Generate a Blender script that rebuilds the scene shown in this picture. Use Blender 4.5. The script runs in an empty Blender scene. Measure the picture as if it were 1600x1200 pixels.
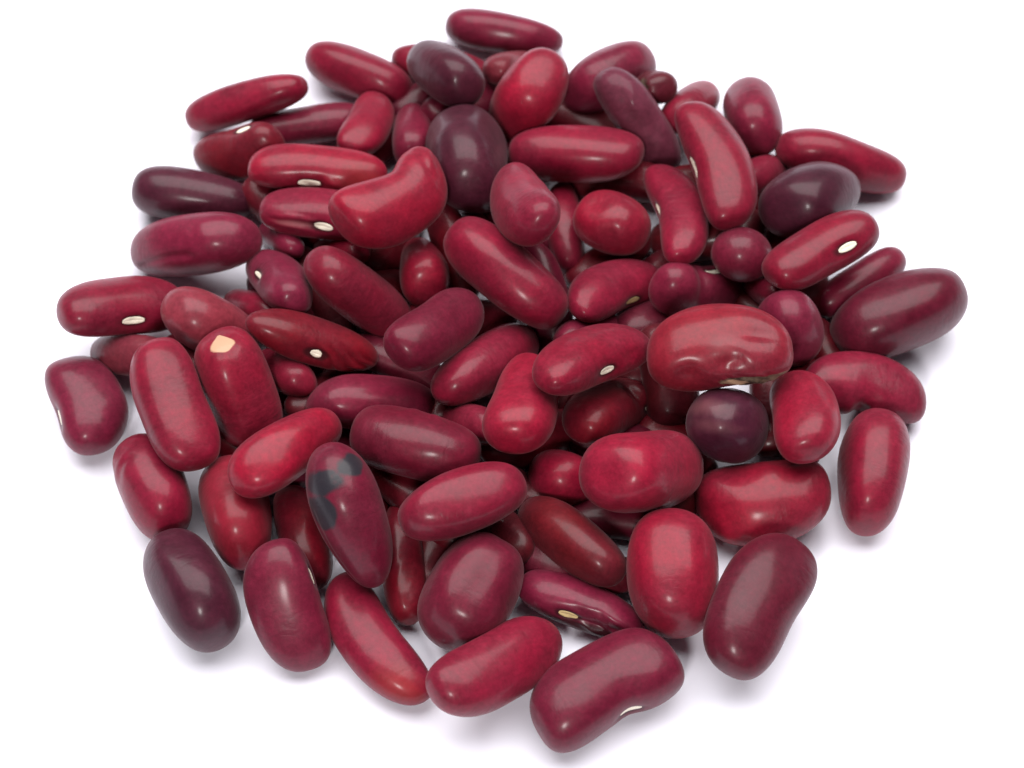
import bpy, math
import numpy as np
from mathutils import Vector, Matrix

# ------------------------------------------------------------------ camera, light, exposure
scene = bpy.context.scene
MM = 0.001
ELEV = math.radians(58.0); DIST = 0.300
target = Vector((0.0, 0.0, 0.004))
cam_pos = target + DIST * Vector((0, -math.cos(ELEV), math.sin(ELEV)))
cam_data = bpy.data.cameras.new("camera")
cam = bpy.data.objects.new("camera", cam_data)
scene.collection.objects.link(cam)
cam.location = cam_pos
cam.rotation_euler = (target - cam_pos).to_track_quat('-Z', 'Y').to_euler()
cam_data.sensor_width = 36.0
cam_data.lens = 18.0 * 3705.0 / 800.0
cam_data.clip_start = 0.01; cam_data.clip_end = 20.0
cam_data.dof.use_dof = True
cam_data.dof.focus_distance = 0.283
cam_data.dof.aperture_fstop = 30.0
scene.camera = cam

world = bpy.data.worlds.new("World"); scene.world = world
world.use_nodes = True
bg = world.node_tree.nodes["Background"]
bg.inputs[0].default_value = (0.93, 0.95, 1.0, 1); bg.inputs[1].default_value = 0.08

def area(name, pos, aim, sx, sy, power, col):
    d = bpy.data.lights.new(name, 'AREA'); d.shape = 'RECTANGLE'; d.size = sx; d.size_y = sy
    d.energy = power; d.color = col
    o = bpy.data.objects.new(name, d); scene.collection.objects.link(o)
    o.location = pos
    o.rotation_euler = (Vector(aim) - Vector(pos)).to_track_quat('-Z', 'Y').to_euler()
    return o
area("softbox_behind", (0.0, 0.26, 0.72), (0, 0.0, 0), 1.10, 0.80, 18.0, (1.0, 0.985, 0.97))
area("lamp_front", (-0.06, -0.34, 0.30), (0, 0, 0), 0.060, 0.075, 1.05, (1.0, 0.97, 0.94))

scene.view_settings.view_transform = 'Standard'
scene.view_settings.look = 'None'
scene.view_settings.exposure = 0.0
scene.view_settings.gamma = 1.0
try:
    scene.cycles.max_bounces = 8
    scene.cycles.diffuse_bounces = 3
except Exception:
    pass

# ------------------------------------------------------------------ materials
def nodes_of(m):
    m.use_nodes = True
    nt = m.node_tree
    return nt, nt.nodes, nt.links, nt.nodes["Principled BSDF"]

def noise(nt, vec, scale, detail=3.0, rough=0.55):
    n = nt.nodes.new("ShaderNodeTexNoise")
    n.inputs["Scale"].default_value = scale; n.inputs["Detail"].default_value = detail
    n.inputs["Roughness"].default_value = rough
    nt.links.new(vec, n.inputs["Vector"])
    return n.outputs["Fac"]

def rng_map(nt, val, a, b, c, d):
    n = nt.nodes.new("ShaderNodeMapRange")
    for i, v in zip((1, 2, 3, 4), (a, b, c, d)): n.inputs[i].default_value = v
    nt.links.new(val, n.inputs[0])
    return n.outputs[0]

def mix(nt, fac, a, b, mode='MIX'):
    n = nt.nodes.new("ShaderNodeMix"); n.data_type = 'RGBA'; n.blend_type = mode
    n.clamp_factor = True
    for sock, v in ((n.inputs["Factor"], fac), (n.inputs[6], a), (n.inputs[7], b)):
        if isinstance(v, (int, float)): sock.default_value = v
        elif isinstance(v, tuple): sock.default_value = v
        else: nt.links.new(v, sock)
    return n.outputs[2]

def attr(nt, name):
    n = nt.nodes.new("ShaderNodeAttribute"); n.attribute_name = name
    return n.outputs["Fac"]

def ragged(nt, name, a, b):
    """a mark whose edge is broken up by the grain of the skin"""
    s = math_node(nt, 'ADD', attr(nt, name), math_node(nt, 'MULTIPLY', math_node(nt, 'SUBTRACT', a, .5), 1.2))
    s = math_node(nt, 'ADD', s, math_node(nt, 'MULTIPLY', math_node(nt, 'SUBTRACT', b, .5), .5))
    return rng_map(nt, math_node(nt, 'MULTIPLY', s, math_node(nt, 'GREATER_THAN', attr(nt, name), .02)), .28, .74, 0, .95)

def math_node(nt, op, a, b):
    n = nt.nodes.new("ShaderNodeMath"); n.operation = op
    for s, v in ((n.inputs[0], a), (n.inputs[1], b)):
        if isinstance(v, (int, float)): s.default_value = v
        else: nt.links.new(v, s)
    return n.outputs[0]

def make_skin():
    m = bpy.data.materials.new("bean_skin")
    nt, N, Lk, P = nodes_of(m)
    tc = N.new("ShaderNodeTexCoord"); oi = N.new("ShaderNodeObjectInfo")
    off = N.new("ShaderNodeVectorMath"); off.operation = 'ADD'
    comb = N.new("ShaderNodeCombineXYZ")
    Lk.new(oi.outputs["Random"], comb.inputs[0]); Lk.new(oi.outputs["Random"], comb.inputs[2])
    Lk.new(tc.outputs["Object"], off.inputs[0]); Lk.new(comb.outputs[0], off.inputs[1])
    v = off.outputs[0]
    big = noise(nt, v, 130.0, 2.0); mid = noise(nt, v, 420.0, 4.0, .6); fine = noise(nt, v, 1700.0, 3.0, .7)
    col = oi.outputs["Color"]
    # whole-coat mottling: patches of duller, more purple skin, and fine speckle
    col = mix(nt, rng_map(nt, big, .38, .66, 0.0, .36), col, (0.075, 0.011, 0.022, 1))
    g = math_node(nt, 'MULTIPLY', rng_map(nt, mid, .25, .75, .80, 1.20), rng_map(nt, fine, .25, .75, .76, 1.24))
    gc = N.new("ShaderNodeCombineColor")
    for i in range(3): Lk.new(g, gc.inputs[i])
    col = mix(nt, 1.0, col, gc.outputs[0], 'MULTIPLY')
    col = mix(nt, attr(nt, "pale"), col, (0.24, 0.085, 0.09, 1))
    col = mix(nt, attr(nt, "orange"), col, (0.26, 0.024, 0.018, 1))
    col = mix(nt, ragged(nt, "grey", mid, fine), col, (0.012, 0.014, 0.019, 1))
    col = mix(nt, attr(nt, "ring"), col, (0.014, 0.003, 0.004, 1))
    col = mix(nt, ragged(nt, "crust", mid, fine), col, mix(nt, rng_map(nt, mid, .4, .6, 0, 1), (0.025, 0.016, 0.010, 1), (0.16, 0.12, 0.08, 1)))
    col = mix(nt, ragged(nt, "cream", mid, fine), col, (0.46, 0.28, 0.18, 1))
    Lk.new(col, P.inputs["Base Color"])
    r = rng_map(nt, mid, .3, .7, .38, .52)
    r = math_node(nt, 'ADD', r, math_node(nt, 'MULTIPLY', attr(nt, "matt"), .22))
    Lk.new(r, P.inputs["Roughness"])
    P.inputs["Specular IOR Level"].default_value = 0.16
    P.inputs["Sheen Weight"].default_value = 0.07; P.inputs["Sheen Roughness"].default_value = 0.45
    P.inputs["Sheen Tint"].default_value = (0.95, 0.72, 0.76, 1)
    P.inputs["Coat Weight"].default_value = 0.19; P.inputs["Coat Roughness"].default_value = 0.19
    bp = N.new("ShaderNodeBump"); bp.inputs["Strength"].default_value = .35; bp.inputs["Distance"].default_value = 0.00017
    mp = N.new("ShaderNodeMapping"); mp.inputs["Scale"].default_value = (2.2, .8, .8)
    Lk.new(v, mp.inputs["Vector"])
    wrk = noise(nt, mp.outputs[0], 330.0, 3.0, .5)
    wrk = math_node(nt, 'MULTIPLY', math_node(nt, 'ABSOLUTE', math_node(nt, 'SUBTRACT', wrk, .5), 0), rng_map(nt, big, .42, .62, .2, 3.2))
    Lk.new(math_node(nt, 'ADD', math_node(nt, 'ADD', mid, wrk), math_node(nt, 'MULTIPLY', fine, .30)), bp.inputs["Height"])
    Lk.new(bp.outputs[0], P.inputs["Normal"])
    return m

def make_hilum(name, c):
    m = bpy.data.materials.new(name)
    nt, N, Lk, P = nodes_of(m)
    tc = N.new("ShaderNodeTexCoord")
    f = noise(nt, tc.outputs["Object"], 1500.0, 3.0)
    Lk.new(mix(nt, rng_map(nt, f, .3, .7, 0, 1), tuple(x * .80 for x in c) + (1,), tuple(c) + (1,)), P.inputs["Base Color"])
    P.inputs["Roughness"].default_value = .5
    return m

def make_table():
    m = bpy.data.materials.new("white_table")
    nt, N, Lk, P = nodes_of(m)
    tc = N.new("ShaderNodeTexCoord")
    f = noise(nt, tc.outputs["Object"], 60.0, 4.0)
    Lk.new(mix(nt, rng_map(nt, f, .3, .7, 0, 1), (0.81, 0.80, 0.90, 1), (0.83, 0.82, 0.92, 1)), P.inputs["Base Color"])
    P.inputs["Roughness"].default_value = .55
    return m

SKIN = make_skin()
HILUM = make_hilum("hilum_cream", (0.88, 0.80, 0.66))
HILUM_Y = make_hilum("hilum_yellow", (0.66, 0.50, 0.24))

# ------------------------------------------------------------------ setting
def table():
    me = bpy.data.meshes.new("table_surface")
    s, t = 1.6, 0.02
    v = [(x * s, y * s, z) for z in (0, -t) for y in (-1, 1) for x in (-1, 1)]
    f = [(0, 1, 3, 2), (4, 6, 7, 5), (0, 4, 5, 1), (1, 5, 7, 3), (3, 7, 6, 2), (2, 6, 4, 0)]
    me.from_pydata(v, [], f); me.update()
    me.materials.append(make_table())
    o = bpy.data.objects.new("table_surface", me); scene.collection.objects.link(o)
    o["kind"] = "structure"
    o["label"] = "plain white table surface under the heap of beans"
table()

# ------------------------------------------------------------------ beans
def bean_surface(phi, th, q, detail=True):
    """points (mm) of a bean; phi 0..pi along its length, th round it (0 = the side of the eye). local x = length, y = eye side"""
    L, W, T = q['L'], q['W'], q['T']
    p = q.get('p', 2.55 + .045 * (q['seed'] * 7 % 11))
    u = -np.cos(phi); s = np.sin(phi)
    u = np.sign(u) * np.abs(u) ** (2.0 / p * 1.0)
    rho = np.abs(s) ** (2.0 / p)
    rho = rho * (1 + q['taper'] * u)
    c, n = np.cos(th), np.sin(th)
    e = 2.15
    k = (np.abs(c) ** e + np.abs(n) ** e) ** (-1 / e)
    y = W / 2 * rho * c * k
    z = T / 2 * rho * n * k
    x = u * L / 2
    B = q['bend'] * L
    # belly side is hollowed, back side is fuller
    hol = np.exp(-(u / .42) ** 2) * np.clip(c, 0, 1) ** 1.5
    y = y - hol * W * (0.02 + .28 * q['bend'])
    y = y + B * (u * u - .38)
    # ends turn towards the eye
    rng = np.random.RandomState(q['seed'])
    d = 0
    for j in range(7):
        v = rng.normal(size=3); v /= np.linalg.norm(v)
        f = rng.uniform(.35, .75) * (1 if j < 4 else 1.7)
        d = d + (1 if j < 4 else .35) * np.sin(f * (v[0] * x * .8 + v[1] * y * 1.2 + v[2] * z * 1.2) + rng.uniform(0, 6.28))
    d = 1 + .017 * d
    y = y * d; z = z * d
    # flattened sides, each bean its own
    for j in range(3 if p > 2.35 else 1):
        v = rng.normal(size=3) * [.55, 1, 1]; v /= np.linalg.norm(v)
        lim = rng.uniform(.86, 1.02)
        a = (x / (L / 2)) * v[0] + (y / (W / 2)) * v[1] + (z / (T / 2)) * v[2]
        m = np.logaddexp(0, (a - lim) * 10) / 10 * .55
        x = x - m * v[0] * L / 2; y = y - m * v[1] * W / 2; z = z - m * v[2] * T / 2
    return x, y, z, u


def sm(a, b, x):
    t = np.clip((x - a) / (b - a), 0, 1); return t * t * (3 - 2 * t)

def wob(x, y, seed, f=1.0):
    r = np.random.RandomState(seed); d = 0
    for j in range(6):
        a = r.uniform(0, 6.28); k = f * r.uniform(.8, 2.6)
        d = d + np.sin(k * (x * math.cos(a) + y * math.sin(a)) + r.uniform(0, 6.28))
    return d / 6

def surface(phi, th, q):
    """full surface with the bean's own dents and wrinkles, and its marks"""
    x, y, z, u = bean_surface(phi, th, q)
    h = math.radians(q['h'])
    al = (h - th + math.pi) % (2 * math.pi) - math.pi        # 0 = right flank, 90 deg = facing up to the viewer
    mk = {}
    disp = np.zeros_like(u)
    def mask(u0, a0, su, sa, soft=.35, sd=3, rag=.25):
        da = (al - math.radians(a0) + math.pi) % (2 * math.pi) - math.pi
        r = np.sqrt(((u - u0) / su) ** 2 + (da / sa) ** 2) + rag * wob(u * 9, al * 5, sd)
        return 1 - sm(1 - soft, 1 + soft, r)
    R = q['W'] / 2
    for f in q.get('f', ()):
        k = f[0]
        if k == 'dent':                 # u, alpha, su, sa, depth
            da = (al - math.radians(f[2]) + math.pi) % (2 * math.pi) - math.pi
            disp -= f[5] * np.exp(-((u - f[1]) / f[3]) ** 2 - (da / f[4]) ** 2)
        elif k == 'wr':                 # wrinkles: u, alpha, su, sa, depth, freq, angle
            m_ = mask(f[1], f[2], f[3], f[4], .5, 7, .15)
            a_ = math.radians(f[7])
            s_ = u * math.cos(a_) * 5 + al * math.sin(a_) * 2.4
            t_ = -u * math.sin(a_) * 5 + al * math.cos(a_) * 2.4
            disp += f[5] * m_ * np.sin(f[6] * (s_ + .35 * wob(s_ * 1.2, t_ * 1.2, 5, 1.0)) * 2 + 1.5 * wob(t_ * 1.5, s_ * .8, 11, 1.2))
        elif k == 'crease':             # thin groove along the length: alpha, u from, u to, depth, arch
            ac = math.radians(f[1]) + f[5] * (u ** 2)
            da = (al - ac + math.pi) % (2 * math.pi) - math.pi
            disp -= f[4] * np.exp(-(da / .11) ** 2) * sm(f[2] - .1, f[2] + .1, u) * (1 - sm(f[3] - .1, f[3] + .1, u))
        elif k == 'mark':               # attribute, u, alpha, su, sa, strength, soft
            mk[f[1]] = np.maximum(mk.get(f[1], 0), f[6] * mask(f[2], f[3], f[4], f[5], f[7], 17, .22))
    u0 = q.get('u0', 0.0)
    if q['hv']:
        hs = q.get('hs', 1.0)
        dx = (x - u0 * q['L'] / 2) / (1.9 * hs); dt = ((th + math.pi) % (2 * math.pi) - math.pi) * R / (1.15 * hs)
        r = np.sqrt(dx * dx + dt * dt)
        mk['ring'] = np.maximum(mk.get('ring', 0), .8 * (1 - sm(.72, 1.10, r)))
        disp -= .42 * np.exp(-(r / .95) ** 2)
        disp += .08 * np.exp(-((dx - 1.5) / .5) ** 2 - (dt / .9) ** 2)      # small bump (micropyle end) beside the eye
    ln = np.sqrt((y / q['W']) ** 2 + (z / q['T']) ** 2) + 1e-6
    cy, cz = y / q['W'] / ln, z / q['T'] / ln
    sx = np.clip(u, -1, 1) ** 3
    nl = np.sqrt(cy ** 2 + cz ** 2 + sx ** 2)
    return x + disp * sx / nl, y + disp * cy / nl, z + disp * cz / nl, mk

def grid_faces(nu, nv):
    f = []
    for i in range(nu - 1):
        for j in range(nv):
            a = i * nv + j; b_ = i * nv + (j + 1) % nv
            f.append((a, b_, b_ + nv, a + nv))
    return f
def faces_for(NU, NV):
    return (grid_faces(NU, NV) + [(NU * NV, (j + 1) % NV, j) for j in range(NV)]
            + [(NU * NV + 1, (NU - 1) * NV + j, (NU - 1) * NV + (j + 1) % NV) for j in range(NV)])
RES = {'fine': (130, 96), 'plain': (76, 52), 'low': (48, 32)}
FACES = {k: faces_for(*v) for k, v in RES.items()}

COLORS = {
    'R': (0.1566, 0.0032, 0.0171), 'B': (0.1972, 0.0035, 0.0180), 'M': (0.1247, 0.0055, 0.0215),
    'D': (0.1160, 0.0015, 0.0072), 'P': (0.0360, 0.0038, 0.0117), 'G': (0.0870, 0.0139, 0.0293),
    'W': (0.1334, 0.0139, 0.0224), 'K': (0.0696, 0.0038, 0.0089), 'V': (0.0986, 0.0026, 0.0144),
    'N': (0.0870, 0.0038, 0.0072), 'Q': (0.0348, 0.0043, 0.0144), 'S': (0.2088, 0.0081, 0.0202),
}

def make_bean(q):
    res = 'fine' if (q['hv'] or q.get('f')) else ('low' if q['seed'] >= 500 else 'plain')
    NU, NV = RES[res]
    phi1 = np.linspace(0.035, math.pi - 0.035, NU); th1 = np.linspace(0, 2 * math.pi, NV + 1)[:-1]
    PH, TH = np.meshgrid(phi1, th1, indexing='ij')
    x, y, z, mk = surface(PH, TH, q)
    V = np.stack([x, y, z], -1).reshape(-1, 3)
    V = np.vstack([V, V[:NV].mean(0) - [.03, 0, 0], V[-NV:].mean(0) + [.03, 0, 0]]) * MM
    me = bpy.data.meshes.new("kidney_bean")
    me.from_pydata(V.tolist(), [], FACES[res])
    me.polygons.foreach_set("use_smooth", [True] * len(me.polygons))
    for k, a in mk.items():
        at = me.attributes.new(k, 'FLOAT', 'POINT')
        vals = np.zeros(len(V)); vals[:NU * NV] = a.reshape(-1)
        at.data.foreach_set("value", vals.astype(np.float32))
    me.materials.append(SKIN); me.update()
    o = bpy.data.objects.new("kidney_bean", me); scene.collection.objects.link(o)
    R = q['R']; c = q['c']
    o.matrix_world = Matrix(((R[0][0], R[0][1], R[0][2], c[0] * MM), (R[1][0], R[1][1], R[1][2], c[1] * MM),
                             (R[2][0], R[2][1], R[2][2], c[2] * MM), (0, 0, 0, 1)))
    r = np.random.RandomState(q['seed'] + 100)
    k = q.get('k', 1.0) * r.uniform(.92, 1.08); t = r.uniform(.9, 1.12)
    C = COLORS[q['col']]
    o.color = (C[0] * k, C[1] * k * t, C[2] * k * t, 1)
    o["label"] = q['label']; o["category"] = "bean"; o["group"] = q['group']
    if q['hv']:
        make_eye(q, o)
    return o

def make_eye(q, parent):
    nr, na = 9, 28
    hs = q.get('hs', 1.0); R = q['W'] / 2
    u0 = q.get('u0', 0.0)
    a1, b1 = 1.36 * hs, (.50 if q.get('thin') else .76) * hs
    V = []
    def P(dx, dt, lift):
        u = (u0 * q['L'] / 2 + dx) / (q['L'] / 2); t = dt / R
        def S(u_, t_):
            ph = math.acos(max(-1, min(1, -(math.copysign(abs(u_) ** (2.6 / 2), u_)))))
            X = surface(np.array([ph]), np.array([t_]), q); return np.array([X[0][0], X[1][0], X[2][0]])
        p = S(u, t); e = .02
        n = np.cross(S(u, t + e) - S(u, t - e), S(u + e, t) - S(u - e, t)); n /= np.linalg.norm(n)
        if n[1] < 0: n = -n
        return (p + n * lift) * MM
    for i in range(nr):
        r = (i + 1) / nr
        for j in range(na):
            a = 2 * math.pi * j / na
            slit = -.035 * math.exp(-(r * math.sin(a) / .12) ** 2)
            V.append(P(a1 * r * math.cos(a), b1 * r * math.sin(a), 0.17 * math.sqrt(max(0, 1 - r ** 2.6)) - .05 + slit))
    V.append(P(0, 0, .05)); c = len(V) - 1
    F = [(c, j, (j + 1) % na) for j in range(na)]
    for i in range(nr - 1):
        for j in range(na):
            k = (j + 1) % na
            F.append((i * na + j, (i + 1) * na + j, (i + 1) * na + k, i * na + k))
    me = bpy.data.meshes.new("hilum"); me.from_pydata([tuple(v) for v in V], [], F)
    me.polygons.foreach_set("use_smooth", [True] * len(me.polygons))
    me.materials.append(HILUM_Y if q.get('yel') else HILUM); me.update()
    o = bpy.data.objects.new("hilum", me); scene.collection.objects.link(o)
    o.parent = parent
    if q.get('yel'): o["label"] = "yellowish oval eye"

# place (mm), axes, size (mm) and marks of every bean
BEANS = [
    {'c': [-4.43, 22.73, 4.69], 'R': [[0.1645, 0.3839, 0.9086], [-0.8091, -0.4744, 0.3469], [0.5642, -0.7922, 0.2326]], 'L': 13.66, 'W': 5.06, 'T': 4.05, 'bend': 0.03, 'taper': 0.0, 'seed': 11, 'group': 'kidney beans in the heap', 'h': 270, 'hv': 0, 'col': 'M', 'label': 'pinkish bean tip peeking out above the upper end of the long central bean'},
    {'c': [-30.42, 21.93, 4.71], 'R': [[0.3972, 0.7534, 0.5241], [-0.6765, -0.1455, 0.7219], [0.6201, -0.6413, 0.4519]], 'L': 13.18, 'W': 4.51, 'T': 3.61, 'bend': 0.03, 'taper': 0.0, 'seed': 12, 'group': 'kidney beans in the heap', 'h': 270, 'hv': 0, 'col': 'M', 'label': 'tiny patch of mauve bean seen left under the bean with pale folds'},
    {'c': [-22.36, 19.01, 5.71], 'R': [[0.4286, 0.9032, -0.0229], [-0.5134, 0.2644, 0.8164], [0.7435, -0.3381, 0.577]], 'L': 14.07, 'W': 5.21, 'T': 4.17, 'bend': 0.03, 'taper': 0.0, 'seed': 13, 'group': 'kidney beans in the heap', 'h': 270, 'hv': 0, 'col': 'R', 'label': 'red bean of which only a rounded end peeks out left below the big bent bean'},
    {'c': [32.76, 13.72, 4.81], 'R': [[0.2505, 0.9374, 0.242], [-0.6155, -0.0387, 0.7871], [0.7472, -0.3462, 0.5673]], 'L': 12.18, 'W': 5.09, 'T': 4.07, 'bend': 0.03, 'taper': 0.0, 'seed': 14, 'group': 'kidney beans in the heap', 'h': 270, 'hv': 0, 'col': 'R', 'label': 'sliver of dark red bean beside the small white gap on the right'},
    {'c': [-33.24, 11.34, 4.35], 'R': [[0.5661, 0.7673, 0.3011], [-0.5767, 0.1077, 0.8098], [0.589, -0.6321, 0.5035]], 'L': 12.92, 'W': 5.08, 'T': 4.06, 'bend': 0.03, 'taper': 0.0, 'seed': 15, 'group': 'kidney beans in the heap', 'h': 270, 'hv': 0, 'col': 'R', 'label': 'small slice of red bean between the brownish bean and the crinkled eyed bean'},
    {'c': [9.81, 6.89, 4.99], 'R': [[0.5991, -0.7732, -0.2077], [0.5353, 0.1939, 0.8221], [-0.5954, -0.6037, 0.5301]], 'L': 14.06, 'W': 5.78, 'T': 4.62, 'bend': 0.03, 'taper': 0.0, 'seed': 16, 'group': 'kidney beans in the heap', 'h': 270, 'hv': 0, 'col': 'M', 'label': 'dusty mauve bean showing as a thin strip above the eyed bean right of centre'},
    {'c': [-28.66, 1.04, 5.2], 'R': [[0.4156, 0.7833, 0.4622], [-0.6228, -0.1253, 0.7723], [0.6629, -0.6088, 0.4358]], 'L': 13.48, 'W': 6.3, 'T': 5.04, 'bend': 0.03, 'taper': 0.0, 'seed': 17, 'group': 'kidney beans in the heap', 'h': 270, 'hv': 0, 'col': 'R', 'label': 'deep shaded red bean in the dark hollow beneath the crinkled bean'},
    {'c': [-5.04, -6.85, 5.46], 'R': [[0.3751, 0.9176, 0.1315], [-0.5179, 0.0898, 0.8507], [0.7688, -0.3872, 0.509]], 'L': 12.98, 'W': 6.53, 'T': 5.22, 'bend': 0.03, 'taper': 0.0, 'seed': 18, 'group': 'kidney beans in the heap', 'h': 270, 'hv': 0, 'col': 'R', 'label': 'shaded red bean wedged left of the teardrop bean at the centre'},
    {'c': [-1.09, 58.35, 3.12], 'R': [[0.9852, 0.0636, 0.1592], [-0.1628, 0.6387, 0.7521], [-0.0538, -0.7669, 0.6396]], 'L': 16.73, 'W': 7.23, 'T': 5.78, 'bend': 0.05, 'taper': -0.12, 'seed': 19, 'group': 'kidney beans in the heap', 'h': 270, 'hv': 0, 'col': 'M', 'label': 'dull purplish red bean lying farthest back at the top of the heap'},
    {'c': [13.23, 48.62, 5.47], 'R': [[0.6914, -0.5157, -0.506], [0.6478, 0.1324, 0.7502], [-0.3199, -0.8465, 0.4256]], 'L': 14.2, 'W': 10.42, 'T': 8.33, 'bend': 0.04, 'taper': 0.0, 'seed': 20, 'group': 'kidney beans in the heap', 'h': 280, 'hv': 0, 'col': 'M', 'label': 'broad dusty purplish bean at the back, right of the upright bright red one'},
    {'c': [-9.81, 52.56, 3.02], 'R': [[0.9609, 0.1775, 0.2126], [-0.2769, 0.5925, 0.7565], [0.0083, -0.7858, 0.6184]], 'L': 14.24, 'W': 6.82, 'T': 5.46, 'bend': 0.03, 'taper': 0.0, 'seed': 21, 'group': 'kidney beans in the heap', 'h': 270, 'hv': 0, 'col': 'R', 'label': 'red bean lying right behind the dark round bean near the back edge'},
    {'c': [-21.17, 50.6, 3.77], 'R': [[0.9, 0.2182, 0.3773], [-0.434, 0.5276, 0.7302], [-0.0398, -0.821, 0.5696]], 'L': 16.02, 'W': 8.37, 'T': 6.7, 'bend': 0.04, 'taper': 0.0, 'seed': 22, 'group': 'kidney beans in the heap', 'h': 270, 'hv': 0, 'col': 'R', 'label': 'brownish red bean slanting down to the right at the back left edge'},
    {'c': [32.56, 41.32, 5.84], 'R': [[0.0079, 0.2977, 0.9546], [-0.855, -0.4931, 0.1609], [0.5186, -0.8175, 0.2506]], 'L': 13.4, 'W': 9.45, 'T': 7.56, 'bend': 0.03, 'taper': -0.08, 'seed': 23, 'group': 'kidney beans in the heap', 'h': 270, 'hv': 0, 'col': 'M', 'label': 'plump dusty rose bean standing at the back right, left of the long red outlier'},
    {'c': [33.08, 32.28, 4.82], 'R': [[0.4991, -0.7749, -0.3877], [0.6493, 0.0382, 0.7595], [-0.5738, -0.6309, 0.5223]], 'L': 14.11, 'W': 5.98, 'T': 4.78, 'bend': 0.03, 'taper': 0.0, 'seed': 24, 'group': 'kidney beans in the heap', 'h': 270, 'hv': 0, 'col': 'R', 'label': 'half hidden pink red bean between the dusty rose bean and the slate purple one'},
    {'c': [-28.37, 41.97, 3.11], 'R': [[0.9845, -0.108, -0.1382], [0.1754, 0.6125, 0.7707], [0.0014, -0.783, 0.622]], 'L': 16.53, 'W': 7.09, 'T': 5.67, 'bend': 0.03, 'taper': 0.0, 'seed': 25, 'group': 'kidney beans in the heap', 'h': 270, 'hv': 0, 'col': 'M', 'label': 'dull rose bean in shade between the back left bean and the orange red bean'},
    {'c': [-0.09, 50.67, 5.09], 'R': [[0.355, 0.914, 0.1966], [0.6492, -0.0897, -0.7553], [-0.6727, 0.3958, -0.6252]], 'L': 13.7, 'W': 5.7, 'T': 4.56, 'bend': 0.03, 'taper': 0.0, 'seed': 26, 'group': 'kidney beans in the heap', 'h': 90, 'hv': 0, 'col': 'W', 'label': 'small brown bean end with a pale scuffed patch behind the upright bright red bean', 'f': [('mark', 'pale', -0.35, 70, 0.42, 0.75, 0.8, 0.4), ('mark', 'matt', 0, 90, 1, 2, 1, 0.3)]},
    {'c': [24.35, 44.12, 4.7], 'R': [[-0.4032, -0.6863, 0.6054], [-0.7495, -0.1318, -0.6487], [0.525, -0.7153, -0.4612]], 'L': 13.28, 'W': 6.88, 'T': 5.5, 'bend': 0.03, 'taper': 0.0, 'seed': 27, 'group': 'kidney beans in the heap', 'h': 270, 'hv': 0, 'col': 'R', 'label': 'slim red bean sloping behind the top of the long white eyed bean at back right'},
    {'c': [-13.36, 38.8, 5.02], 'R': [[-0.0097, -0.1396, 0.9902], [-0.8573, -0.5086, -0.0801], [0.5148, -0.8496, -0.1147]], 'L': 13.68, 'W': 6.95, 'T': 5.56, 'bend': 0.03, 'taper': 0.0, 'seed': 28, 'group': 'kidney beans in the heap', 'h': 270, 'hv': 0, 'col': 'M', 'label': 'dull rose bean between the upright short red bean and the large slate purple bean'},
    {'c': [19.32, 44.39, 8.54], 'R': [[0.3023, -0.9529, 0.0257], [-0.6403, -0.223, -0.7351], [0.7061, 0.2058, -0.6775]], 'L': 6.33, 'W': 5.87, 'T': 4.69, 'bend': 0.03, 'taper': 0.0, 'seed': 29, 'group': 'kidney beans in the heap', 'h': 80, 'hv': 1, 'col': 'K', 'label': 'short dark brown and red bean with a cream eye at the back right', 'u0': 0.25, 'f': [('mark', 'crust', 0.45, 85, 0.45, 0.7, 0.7, 0.3)]},
    {'c': [7.07, 25.21, 2.87], 'R': [[0.0509, 0.0686, 0.9963], [-0.9977, -0.0418, 0.0538], [0.0454, -0.9968, 0.0663]], 'L': 14.66, 'W': 6.14, 'T': 4.91, 'bend': 0.03, 'taper': 0.05, 'seed': 30, 'group': 'kidney beans in the heap', 'h': 270, 'hv': 0, 'col': 'R', 'label': 'narrow upright red bean squeezed behind the pinkish bean with a dark notch'},
    {'c': [-29.48, 12.42, 8.78], 'R': [[0.3416, -0.8754, -0.3419], [-0.7361, -0.023, -0.6765], [0.5844, 0.4828, -0.6523]], 'L': 17.26, 'W': 7.21, 'T': 5.77, 'bend': 0.03, 'taper': 0.0, 'seed': 31, 'group': 'kidney beans in the heap', 'h': 60, 'hv': 1, 'col': 'M', 'label': 'mauve red bean with a slim white eye, left of the glossy slanted bean', 'u0': -0.02, 'hs': 0.9, 'thin': 1},
    {'c': [-17.5, -3.89, 5.58], 'R': [[0.9144, -0.4006, 0.0576], [0.1636, 0.496, 0.8528], [-0.3702, -0.7704, 0.5191]], 'L': 17.05, 'W': 8.82, 'T': 7.05, 'bend': 0.03, 'taper': 0.0, 'seed': 32, 'group': 'kidney beans in the heap', 'h': 270, 'hv': 0, 'col': 'M', 'label': 'dusty red bean lying in shade under the crinkled bean with the white eye'},
    {'c': [13.07, 22.28, 7.82], 'R': [[0.7971, 0.5089, 0.325], [-0.5413, 0.3636, 0.7581], [0.2677, -0.7802, 0.5653]], 'L': 10.05, 'W': 10.36, 'T': 8.28, 'bend': 0.0, 'taper': -0.05, 'seed': 33, 'group': 'kidney beans in the heap', 'h': 270, 'hv': 0, 'col': 'B', 'label': 'squat glossy orange red bean with a faceted face beneath the long horizontal bean', 'f': [('dent', -0.25, 120, 0.45, 0.55, 0.9), ('dent', 0.45, 60, 0.3, 0.5, 0.5)], 'p': 2.15},
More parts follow.
